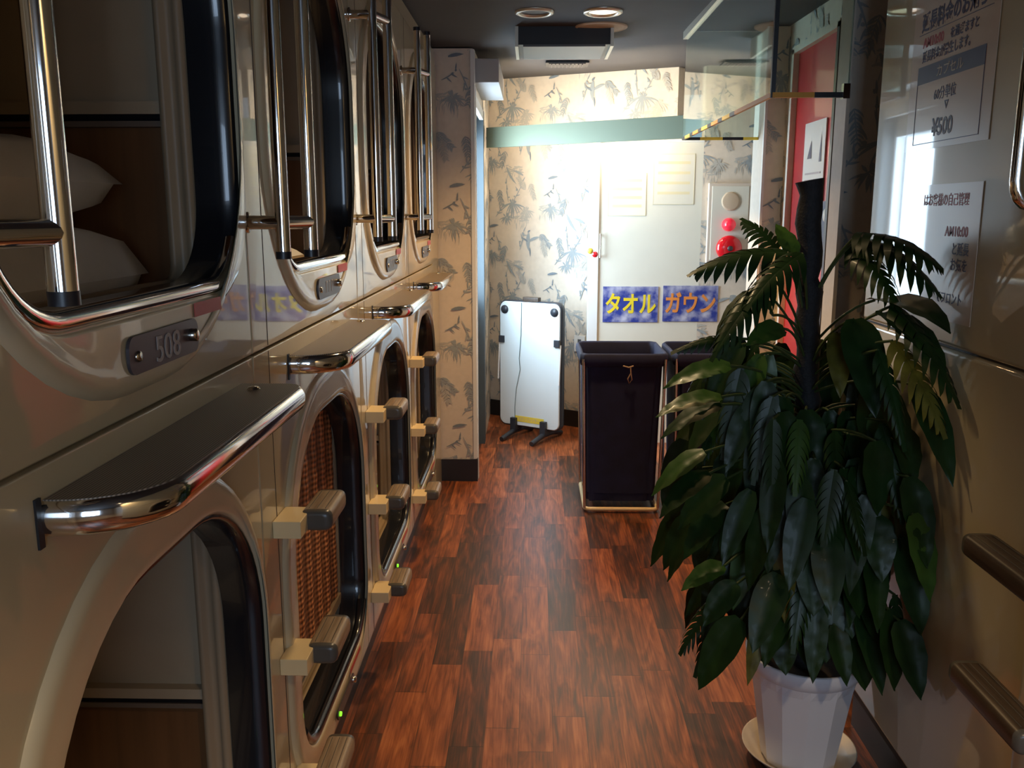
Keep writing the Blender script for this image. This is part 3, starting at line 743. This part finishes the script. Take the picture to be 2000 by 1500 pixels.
# posters on it; read along -Y
def poster(name, label, y0, y1, z0, z1, sheet):
    e = thing(name, label, 'poster', (RX-.001, y0, z0)); b = MB(); b.box((-.0012, -(y0-y1), 0), (0, 0, z1-z0), sheet); b.build('sheet', e); return e
UX = (0, -1, 0); UZ = (0, 0, 1)
e = poster('fee_notice', 'cream Japanese late checkout fee poster showing 500 yen on the right capsule', 2.405, 1.975, 1.755, 2.14, M['paper_sheet'])
def ptxt(e, rows):
    b = MB()
    for body, sz, u, z, m, bold, sx in rows: text_mesh(body, sz, m, b, (-.0013, -u, z), UX, UZ, bold=bold, sx=sx, ext=.0003)
    b.build('lettering', e)
ptxt(e, [('延長料金のお知らせ', .048, .045, .290, M['txt_navy'], .0012, .86), ('AM10:00', .032, .060, .247, M['txt_red'], .0006, .95), ('を過ぎますと', .027, .205, .247, M['txt_navy'], .0005, .86),
         ('延長料金が発生します。', .029, .062, .214, M['txt_navy'], .0005, .82), ('60分単位', .032, .145, .115, M['txt_navy'], .0002, .9), ('▽', .022, .205, .090, M['txt_navy'], .0008, 1), ('¥500', .055, .15, .030, M['txt_navy'], .0014, .95)])
b = MB(); b.box((-.0022, -.385, .160), (-.0012, -.045, .202), M['txt_navy']); b.build('banner', e)
b = MB(); text_mesh('カプセル', .030, M['paper_sheet'], b, (-.0023, -.15, .169), UX, UZ, sx=1.15, ext=.0003)
b.build('banner_lettering', e)
b = MB()
for a_, c_ in (((-.002, -.0465, .014), (-.0012, -.045, .160)), ((-.002, -.385, .014), (-.0012, -.3835, .160)), ((-.002, -.385, .014), (-.0012, -.045, .0155)), ((-.002, -.40, .279), (-.0012, -.035, .2805))): b.box(a_, c_, M['txt_navy'])
b.build('ruled_frame', e)
e = poster('valuables_notice', 'lower Japanese text poster on the right capsule, partly behind plant leaves', 2.38, 1.975, 1.352, 1.668, M['paper_sheet'])
ptxt(e, [('はお客様の自己管理', .031, .115, .268, M['txt_red'], .0003, .84), ('AM10:00', .032, .245, .196, M['txt_red'], .0006, .95), ('と延長', .031, .285, .156, M['txt_navy'], .0004, .9), ('お気を', .031, .285, .120, M['txt_navy'], .0004, .9), ('でフロント', .031, .225, .042, M['txt_navy'], .0003, .86)])

# ------------------------------------------------------------------ glass smoke screen
def box_thing_part(nm, e, a, c, m, bev=0):
    b = MB(); b.box(a, c, m); return b.build(nm, e, bevel=bev)
GXf, GYf, GXn, GYn, GZ = .762, 4.70, .752, 2.98, 1.975
e = thing('smoke_screen', 'hanging clear glass smoke screen with a striped yellow and black lower edge, under the ceiling', 'glass screen', (GXf, GYn, 2.2))
def L_(x, y, z): return (x-GXf, y-GYn, z-2.2)
box_thing_part('side_pane', e, L_(GXf-.003, GYn+.01, GZ+.004), L_(GXf+.003, GYf-.004, 2.49), M['glass'])
box_thing_part('near_pane', e, L_(GXf+.008, GYn-.003, GZ+.004), L_(1.005, GYn+.003, 2.45), M['glass'])
box_thing_part('far_pane', e, L_(GXf+.006, GYf-.003, GZ+.004), L_(SX-.002, GYf+.003, 2.49), M['glass'])
for nm, x, y in (('corner_post', GXf+.002, GYn),):
    box_thing_part(nm, e, L_(x-.007, y-.007, GZ-.012), L_(x+.007, y+.007, 2.45), M['blackm'])
b = MB(); b.box(L_(GXf-.016, GYn, 2.455), L_(GXf+.010, GYf+.01, 2.49), M['alu']); b.build('top_rail', e)
def stripes(a, c, axis, cols, segs, part):
    b = MB(); L = c[axis]-a[axis]; t = 0
    for k, f in enumerate(segs):
        p = list(a); q = list(c); p[axis] = a[axis]+L*t; t += f; q[axis] = a[axis]+L*t
        b.box(L_(*p), L_(*q), cols[k % len(cols)])
    b.build(part, e)
stripes((GXf, GYn-.008, GZ-.012), (.93+.07, GYn+.008, GZ+.004), 0, [M['orange'], M['blackm']], [.56, .44], 'near_edge_strip')
stripes((GXf-.006, GYn, GZ-.010), (GXf+.006, GYf, GZ+.004), 1, [M['orange'], M['blackm'], M['yellow'], M['blackm']], [.30, .05]+[.08, .05]*5, 'side_edge_strip')
stripes((GXf, GYf-.008, GZ-.010), (SX-.002, GYf+.008, GZ+.004), 0, [M['blackm'], M['yellow']], [.18, .24, .22, .36], 'far_edge_strip')
box_thing_part('clip', e, L_(.985, GYn-.012, GZ-.016), L_(1.006, GYn+.012, GZ+.03), M['chrome'])

# ------------------------------------------------------------------ fire alarm box
e = thing('fire_alarm_box', 'tall cream fire alarm panel with red lamp and red bell on the end wall', 'fire alarm', (1.315, YB, 1.53))
b = MB(); b.box((-.148, -.035, -.265), (.142, 0, .265), M['box_cream']); bo = b.build('box', e, bevel=.006)
b = MB(); b.box((-.125, -.039, -.245), (.120, -.034, .245), M['board']); b.build('door', e, bevel=.002)
b = MB(); b.lathe([(.062, -.038), (.062, -.043), (.05, -.045), (0, -.046)], (.0, 0, .145), M['speaker'], 32, 'y'); b.build('call_disc', e)
b = MB(); b.lathe([(.046, -.038), (.046, -.055), (.038, -.085), (.022, -.10), (0, -.104)], (-.008, 0, -.008), M['lamp_red'], 32, 'y'); b.build('lamp_dome', e)
b = MB(); b.lathe([(.086, -.038), (.086, -.055), (.078, -.072), (.05, -.082), (.02, -.084), (0, -.084)], (.0, 0, -.165), M['red_gloss'], 40, 'y'); bl = b.build('bell', e)
b = MB(); b.lathe([(.018, -.083), (.018, -.088), (0, -.088)], (0, 0, -.165), M['plate'], 20, 'y'); b.build('bell_centre', bl)

# ------------------------------------------------------------------ signs on the cream door
def jp_sign(name, label, x0, x1, z0, z1, body, m):
    e = thing(name, label, 'sign', (x0, YB-.004, z0)); b = MB(); b.box((0, -.002, 0), (x1-x0, .002, z1-z0), M['sky_sign']); b.build('card', e)
    b = MB(); text_mesh(body, .155, m, b, ((x1-x0)/2, -.0022, .070), (1, 0, 0), (0, 0, 1), 'CENTER', bold=.004, sx=.76); b.build('lettering', e)
jp_sign('towel_sign', 'blue sky-print sign with yellow katakana lettering for towels', .479, .856, .858, 1.104, 'タオル', M['txt_y'])
jp_sign('gown_sign', 'blue sky-print sign with orange katakana lettering, partly behind leaves', .890, 1.265, .864, 1.110, 'ガウン', M['txt_o'])
for nm, lb, x0, x1, z0, z1 in (('door_notice', 'faint framed notice sheet high on the right of the cream door', .80, 1.075, 1.655, 1.985), ('door_notice', 'faint pale notice sheet on the middle of the cream door', .50, .755, 1.58, 1.86)):
    e = thing(nm, lb, 'notice', (x0, YB-.001, z0)); b = MB(); b.box((0, -.0012, 0), (x1-x0, 0, z1-z0), M['board']); b.build('sheet', e)
    b = MB(); W_, H_ = x1-x0, z1-z0
    for i in range(8):
        if i % 2: b.box((.03, -.002, H_*(.9-.1*i)), (W_-.03, -.0012, H_*(.9-.1*i)+.018), M['txt_faint'])
    for a_, c_ in (((0, -.002, 0), (.003, -.0012, H_)), ((W_-.003, -.002, 0), (W_, -.0012, H_)), ((0, -.002, 0), (W_, -.0012, .003)), ((0, -.002, H_-.003), (W_, -.0012, H_))): b.box(a_, c_, M['txt_faint'])
    b.build('lettering', e)
for x, z, m, lb in ((.385, 1.345, 'yellow', 'small yellow round sticker on the white door jamb'), (.418, 1.322, 'red_gloss', 'small red round sticker on the white door jamb')):
    b = MB(); b.lathe([(0, -.0125), (.020, -.0125), (.020, -.012)], (x, YB-.0005, z), M[m], 20, 'y'); tag(b.build('round_sticker'), lb, 'sticker')

# ------------------------------------------------------------------ trouser press
e = thing('trouser_press', 'upright white trouser press with rounded corners and dark feet by the rear wall', 'trouser press', (-.02, 6.20, 0)); e.rotation_euler.z = -.555
def rrect(w, z0, z1, r, y):
    return [(p[1], y, p[2]) for p in contour(-w/2, w/2, z0, z1, r, r, 0)]
b = MB()
b.loops([rrect(.50, .085, .985, .05, .05), rrect(.515, .078, .992, .055, .04), rrect(.515, .078, .992, .055, -.004), rrect(.50, .085, .985, .05, -.008)], M['darkplastic']); b.add(rrect(.50, .085, .985, .05, .05), [tuple(range(len(rrect(.5,.085,.985,.05,0))))], M['darkplastic'])
b.build('back_frame', e)
b = MB(); f0 = rrect(.498, .087, .983, .05, -.008); f1 = rrect(.490, .092, .978, .046, -.016)
b.loops([f0, f1], M['press']); b.add(f1, [tuple(range(len(f1)))], M['press']); b.build('white_panel', e)
for x in (-.205, .205):
    b = MB(); b.lathe([(.030, -.015), (.030, -.022), (.0, -.024)], (x, 0, .925), M['darkplastic'], 24, 'y'); b.build('corner_pad', e)
    b = MB(); b.box((x*1.12-.022, -.030, .685), (x*1.12+.022, -.012, .735), M['darkplastic']); b.build('clamp', e, bevel=.003)
    b = MB(); b.tube([(x*1.235, -.01, .70), (x*1.24, -.03, .42)], .006, M['white'], 8); b.build('side_rod', e)
b = MB(); b.box((-.06, -.01, .985), (.07, .03, 1.02), M['tread_d']); b.build('top_handle', e, bevel=.006)
b = MB(); b.box((-.115, -.0175, .118), (.125, -.0155, .160), M['yellow']); tape = b.build('yellow_label', e)
b = MB(); text_mesh('ズボンプレッサー', .030, M['txt_pale'], b, (-.09, -.0176, .128), (1, 0, 0), (0, 0, 1), sx=.75, ext=.0002); b.build('label_lettering', tape)
b = MB(); b.tube([(-.062, -.02, .98), (-.066, -.02, .75), (-.080, -.022, .58), (-.072, -.022, .50), (-.105, -.02, .36), (-.118, -.02, .22), (-.115, -.02, .11)], .0022, M['cable'], 6); b.build('cable', e)
for x in (-.12, .13):
    b = MB(); b.box((x-.022, -.045, .055), (x+.022, .045, .145), M['darkplastic']); b.tube([(x, -.19, .018), (x, -.05, .045), (x, .10, .045), (x, .22, .018)], .018, M['darkplastic'], 10); b.build('foot', e)

b = MB(); b.lathe([(.030, 0), (.030, .010), (.022, .022), (.010, .030), (0, .031)], (0, 0, 0), M['white'], 20)
o = b.build('door_stopper'); o.location = (.372, 6.02, 0); tag(o, 'small white door stopper on the floor by the door jamb', 'door stopper')

# ------------------------------------------------------------------ hampers
def hamper(x0, x1, y0, y1, H, label, seed):
    R = random.Random(seed)
    e = thing('laundry_hamper', label, 'laundry hamper', ((x0+x1)/2, (y0+y1)/2, 0), 'navy laundry hampers')
    W, D = (x1-x0)/2, (y1-y0)/2
    def loop(w, d, z, r=.05, n=20, amp=0, ph=0):
        pts = []
        base = [(p[1], p[2]) for p in contour(-w, w, -d, d, r, r, 0)]
        for k, (x, y) in enumerate(base):
            f = 1+amp*math.sin(k*.9+ph)+amp*.6*math.sin(k*.37+ph*2)
            pts.append((x*f, y*f, z))
        return pts
    b = MB(); ls = []
    ls.append(loop(W-.010, D-.010, H-.065, amp=.008, ph=1)); ls.append(loop(W+.010, D+.010, H-.055, amp=.010, ph=1)); ls.append(loop(W+.016, D+.016, H-.030, amp=.008, ph=2)); ls.append(loop(W+.014, D+.014, H, amp=.006, ph=2)); ls.append(loop(W+.003, D+.003, H+.010, amp=.006, ph=2.2)); ls.append(loop(W-.006, D-.006, H, amp=.006, ph=2.2)); ls.append(loop(W-.012, D-.012, H-.06, amp=.008, ph=3)); ls.append(loop(W-.02, D-.02, H-.30, amp=.015, ph=3)); ls.append(loop(W-.03, D-.03, .10, amp=.012, ph=3))
    b.loops(ls, M['navy']); b.build('folded_rim', e, recalc=False)
    b = MB(); ls = []
    for k in range(11):
        t = k/10; z = H-.055-(H-.11)*t; ls.append(loop(W-.012-.022*t, D-.012-.022*t, z, amp=.012+.016*t, ph=1+t*1.2))
    b.loops(ls, M['navy']); b.add(ls[-1], [tuple(range(len(ls[-1])))], M['navy']); b.build('bag', e)
    for sx in (-1, 1):
        for sy in (-1, 1):
            b = MB(); b.tube([(sx*(W-.004), sy*(D+.004), H-.02), (sx*(W-.004)*.92, sy*(D+.004), .03)], .008, M['chrome_soft'], 10); b.build('upright', e)
    b = MB(); lp = [Vector(p) for p in loop(W*.92-.004, D+.004, .022, r=.03)]
    lp.append(lp[0]); b.tube(lp, .011, M['arm'], 8, cap=False); b.build('base_rail', e)
    b = MB(); x = .02; y = -D-.022
    b.tube([(x-.03, y, H-.052), (x, y-.004, H-.060), (x+.025, y, H-.052)], .004, M['cord'], 6); b.tube([(x+.01, y-.004, H-.058), (x+.012, y-.004, H-.09), (x-.004, y-.004, H-.12), (x+.004, y-.004, H-.145), (x+.018, y-.004, H-.125), (x+.012, y-.004, H-.088)], .0032, M['cord'], 6); b.build('drawstring', e)
hamper(.262, .700, 4.60, 5.06, .865, 'navy cloth laundry hamper on a chrome frame, the left one', 1)
hamper(.752, 1.160, 4.62, 5.06, .865, 'navy cloth laundry hamper on a chrome frame, the right one mostly behind the plant', 2)

# ------------------------------------------------------------------ potted plant
PX, PYY = .795, 2.40
tag_s = MB(); tag_s.lathe([(0, 0), (.105, 0), (.116, .004), (.160, .052), (.164, .052), (.160, .046), (.114, .010), (0, .008)], (0, 0, 0), M['saucer'], 48)
o = tag_s.build('plant_saucer'); o.location = (PX, PYY, 0); tag(o, 'cream plastic saucer on the floor under the white plant pot', 'saucer')
e = thing('potted_plant', 'tall leafy split-leaf plant on a dark pole in a white faceted pot', 'potted plant', (PX, PYY, .0095))
b = MB(); N = 48
def facet(r, z, amt):
    pts = []
    for k in range(N):
        t = 2*PI*k/N; seg = 2*PI/12; tt = (t+seg/2) % seg - seg/2; pr = r*math.cos(seg/2)/math.cos(tt) if amt else r
        rr = r*(1-amt)+pr*amt if amt else r
        pts.append((rr*math.cos(t+.1), rr*math.sin(t+.1), z))
    return pts
ls = [facet(.103, 0, 1), facet(.108, .008, 1), facet(.146, .262, 1), facet(.150, .290, 0), facet(.157, .296, 0), facet(.163, .312, 0), facet(.168, .340, 0), facet(.163, .345, 0), facet(.155, .325, 0), facet(.148, .29, 0)]
b.loops(ls[:4], M['pot'], smooth=False); b.loops(ls[3:], M['pot']); b.add(ls[0], [tuple(range(N))], M['pot']); b.build('pot', e)
b = MB(); b.lathe([(0, .296), (.07, .300), (.150, .293)], (0,0,0), M['soil'], 32); b.build('soil', e)
b = MB(); pts = []; rs = []
for k in range(40):
    t = k/39; z = .24+(1.675-.24)*t
    pts.append((.0-.070*t*1.0+.004*math.sin(k*1.7), .0, z)); rs.append(.031+.003*math.sin(k*2.3)+(.003 if k % 2 else 0))
b.tube(pts, .03, M['pole'], 14, rs=rs); b.build('moss_pole', e)
def polx(z): return -.070*((z-.24)/1.435)
fol = MB(); stems = MB()
RL = random.Random(21)
def leaf_frame(base, tip_dir, up, L, W, droop, mat_, kind='heart', vfold=.25):
    d = Vector(tip_dir).normalized(); up = Vector(up); side = d.cross(up)
    if side.length < .05: side = d.cross(Vector((1, 0, 0)))
    side.normalize(); nrm = side.cross(d).normalized()
    # centre line with droop
    n = 10; cl = []; p = Vector(base); dd = d.copy(); fr = []
    for i in range(n+1):
        cl.append(p.copy()); sd = side.copy(); nn = sd.cross(dd).normalized(); fr.append((sd, nn, dd.copy()))
        p = p+dd*L/n; dd = (dd+Vector((0, 0, -droop/n))).normalized()
    if kind == 'heart':
        vs = []; fs = []; cols = 6
        for i in range(n+1):
            t = i/n; w = W*(math.sin(PI*min(1, (t*.93+.07)**.72))**.8) if t < .999 else .0
            w = max(w, .0008)
            if i == 0: w = W*.38
            sd, nn, _ = fr[i]
            for j in range(cols+1):
                s = -1+2*j/cols; vs.append(cl[i]+sd*w*s*.5+nn*(abs(s)*w*.5*vfold - .04*w*(s*s)) + nn*.0025*math.sin(i*2.1+s*3))
        for i in range(n):
            for j in range(cols): a = i*(cols+1)+j; fs.append((a, a+1, a+cols+2, a+cols+1))
        fol.add(vs, fs, mat_, True)
    else:  # split leaf: fingers from the midrib
        k = 8
        fol.add(*ribbon(cl, [f[0] for f in fr], [.006+.02*W*(1-i/n) for i in range(n+1)]), mat_, True)
        for i in range(k):
            t0 = .06+.88*i/k; f = t0*n; a = int(f); q = cl[a]+(cl[min(a+1, n)]-cl[a])*(f-a); sd, nn, dr = fr[a]
            fl_ = W*.62*(math.sin(PI*min(1, (t0*.88+.14)**.75))**.7)
            for s in (-1, 1):
                dirv = (sd*s*1.0+dr*(.45+.9*t0)+nn*(.12)).normalized(); c2 = [];ws = []; pp = q.copy(); m_ = 6
                for j in range(m_+1):
                    c2.append(pp.copy()); tt = j/m_; ws.append(max(.0006, L/k*.44*(1-.15*tt)*(1 if tt < .6 else (1-tt)/.4*.95+.05)))
                    pp = pp+dirv*fl_/m_; dirv = (dirv+Vector((0, 0, -.30-.08*droop))+dr*.08).normalized()
                sds = [dr]*(m_+1)
                fol.add(*ribbon(c2, sds, ws), mat_, True)
def ribbon(cl, sds, ws):
    vs = []; fs = []
    for c, s, w_ in zip(cl, sds, ws): vs += [c-s*w_, c+s*w_]
    for i in range(len(cl)-1): fs.append((2*i, 2*i+1, 2*i+3, 2*i+2))
    return vs, fs
def leaf_to(zb, base, tip, W, mat_, kind='heart', droop=1.2, petiole=True):
    """leaf blade from base to tip in world coordinates, petiole back to the pole at height zb"""
    B = Vector(base)-Vector((PX, PYY, .0095)); T = Vector(tip)-Vector((PX, PYY, .0095))
    ch = T-B; L = ch.length*1.04; d = (ch.normalized()+Vector((0, 0, droop*.30))).normalized()
    view = Vector((-.2, -1, .55))
    up = Vector((RL.uniform(-.3, .3)+B.x*.6, -.55+RL.uniform(-.25, .25), .9))
    leaf_frame(B, d, up, L, W, droop*.62, mat_, kind)
    if petiole:
        a = Vector((polx(zb), 0, zb)); mid = (a+B)/2+Vector((0, 0, .05))
        q = [a*(1-t)**2+mid*2*t*(1-t)+B*t*t for t in [k/7 for k in range(8)]]
        stems.tube(q, .0036, M['stem'], 6)
L1, L2, L3 = M['leaf'], M['leaf2'], M['leaf3']
ex = [  # (attach height, blade base, blade tip, width, material, kind)
 # crown, left
 (1.26, (.66, 2.34, 1.50), (.40, 2.28, 1.435), .17, L1, 'split'), (1.28, (.68, 2.28, 1.50), (.53, 2.18, 1.36), .17, L1, 'split'),
 (1.30, (.665, 2.45, 1.50), (.58, 2.52, 1.585), .09, L1, 'split'), (1.26, (.68, 2.36, 1.49), (.655, 2.44, 1.57), .06, L2, 'heart'),
 (1.22, (.60, 2.24, 1.44), (.45, 2.16, 1.24), .15, L1, 'split'), (1.20, (.60, 2.32, 1.40), (.48, 2.28, 1.27), .08, L1, 'heart'),
 (1.24, (.62, 2.30, 1.34), (.57, 2.24, 1.39), .05, L2, 'heart'), (1.18, (.64, 2.26, 1.31), (.54, 2.22, 1.27), .07, L2, 'heart'),
 (1.16, (.52, 2.22, 1.29), (.35, 2.20, 1.25), .07, L1, 'split'),
 # crown, right
 (1.34, (.84, 2.32, 1.54), (.93, 2.06, 1.40), .19, L1, 'split'), (1.34, (.82, 2.28, 1.55), (.91, 2.02, 1.47), .20, L1, 'split'),
 (1.32, (.83, 2.36, 1.52), (.88, 2.16, 1.36), .14, L1, 'split'), (1.22, (.88, 2.30, 1.38), (.93, 1.99, 1.33), .11, L1, 'heart'),
 (1.16, (.88, 2.18, 1.38), (.935, 1.94, 1.17), .16, L1, 'split'), (1.14, (.86, 2.12, 1.30), (.92, 1.96, 1.10), .13, L3, 'split'),
 (1.10, (.91, 2.08, 1.20), (.935, 1.93, 1.00), .07, L1, 'heart'), (1.10, (.82, 2.10, 1.28), (.86, 2.02, 1.06), .10, L1, 'split'),
 (1.16, (.775, 2.26, 1.30), (.765, 2.18, 1.15), .06, L3, 'heart'), (1.18, (.80, 2.22, 1.34), (.82, 2.10, 1.12), .10, L1, 'heart'),
 (1.16, (.86, 2.2, 1.36), (.93, 2.0, 1.24), .10, L1, 'heart'),
 # left silhouette
 (1.08, (.50, 2.22, 1.22), (.335, 2.20, 1.16), .06, L2, 'heart'), (1.05, (.48, 2.22, 1.14), (.315, 2.18, 1.09), .065, L2, 'heart'),
 (1.00, (.48, 2.22, 1.12), (.335, 2.20, 1.03), .06, L1, 'heart'), (.95, (.44, 2.2, 1.00), (.315, 2.18, .885), .065, L2, 'heart'),
 (.93, (.45, 2.18, .95), (.33, 2.14, .84), .07, L1, 'heart'), (.90, (.50, 2.2, .93), (.39, 2.2, .79), .08, L1, 'heart'),
 (.80, (.50, 2.2, .86), (.40, 2.17, .72), .08, L1, 'heart'),
 (.72, (.50, 2.18, .70), (.39, 2.15, .64), .06, L2, 'heart'), (.62, (.54, 2.14, .57), (.445, 2.12, .385), .095, L1, 'heart'),
 (.62, (.53, 2.16, .66), (.45, 2.14, .55), .07, L1, 'heart'),
 # skirt over the pot
 (.50, (.66, 2.21, .56), (.67, 2.17, .405), .09, L1, 'heart'), (.50, (.72, 2.2, .58), (.735, 2.14, .42), .11, L1, 'heart'),
 (.55, (.85, 2.2, .54), (.875, 2.16, .37), .10, L1, 'heart'), (.5, (.62, 2.26, .54), (.61, 2.24, .43), .08, L1, 'heart'),
 # right silhouette
 (.60, (.90, 2.04, .62), (.935, 1.98, .45), .08, L1, 'heart'), (.60, (.88, 2.06, .64), (.90, 2.04, .44), .08, L1, 'heart'), (.62, (.91, 2.1, .66), (.93, 2.10, .46), .07, L1, 'split'),
 (.80, (.90, 2.02, .90), (.94, 1.99, .70), .08, L2, 'heart'), (.85, (.90, 2.06, .98), (.93, 2.0, .78), .08, L1, 'heart'),
 (.75, (.91, 2.08, .82), (.94, 2.02, .60), .09, L1, 'heart')]
for zb, B, T, W, m_, kd in ex: leaf_to(zb, B, T, W, m_, kd, droop=1.0)
def env(z):
    tb = [(.45, .26), (.62, .33), (.85, .38), (1.05, .37), (1.2, .30), (1.34, .22)]
    for (a, ra), (c, rc) in zip(tb, tb[1:]):
        if z <= c: return ra+(rc-ra)*max(0, (z-a)/(c-a))
    return .20
cnt = 0
while cnt < 330:
    z = RL.uniform(.50, 1.26)
    th = RL.uniform(0, 2*PI) if cnt % 3 else RL.uniform(PI*.95, PI*2.05)
    rr = env(z)*RL.uniform(.30, .90)
    bx, by = PX+polx(z)+rr*math.cos(th), PYY+rr*math.sin(th)
    L = RL.uniform(.15, .25)
    hor = RL.uniform(.10, .55); tx = bx+math.cos(th)*L*hor*.8+RL.uniform(-.04, .04); ty = by+math.sin(th)*L*hor*.8; tz = z-L*math.sqrt(max(.1, 1-hor*hor))
    if max(bx, tx)+.025 > RX-.02 and min(by, ty) < RY+.06: continue
    if max(bx, tx) > 1.1: continue
    if z > 1.10 and abs(bx-PX-polx(z)) < .10 and by < PYY: continue
    if tz < .47 and math.hypot(tx-PX, ty-PYY) < .32: tz = .47
    if z-tz < .10: continue
    if tx < .36 or ty < 1.95 or by < 2.0: continue
    q = RL.random(); m_ = L2 if q > .93 else (L3 if q < .02 else L1)
    kd = 'split' if RL.random() < (.30 if z > 1.0 else .10) else 'heart'
    leaf_to(max(.34, z-.08), (bx, by, z), (tx, ty, tz), RL.uniform(.055, .095)*(1.5 if kd == 'split' else 1), m_, kd, droop=RL.uniform(.5, 1.1), petiole=(cnt % 2 == 0))
    cnt += 1
fol.build('foliage', e, recalc=False); stems.build('stems', e)
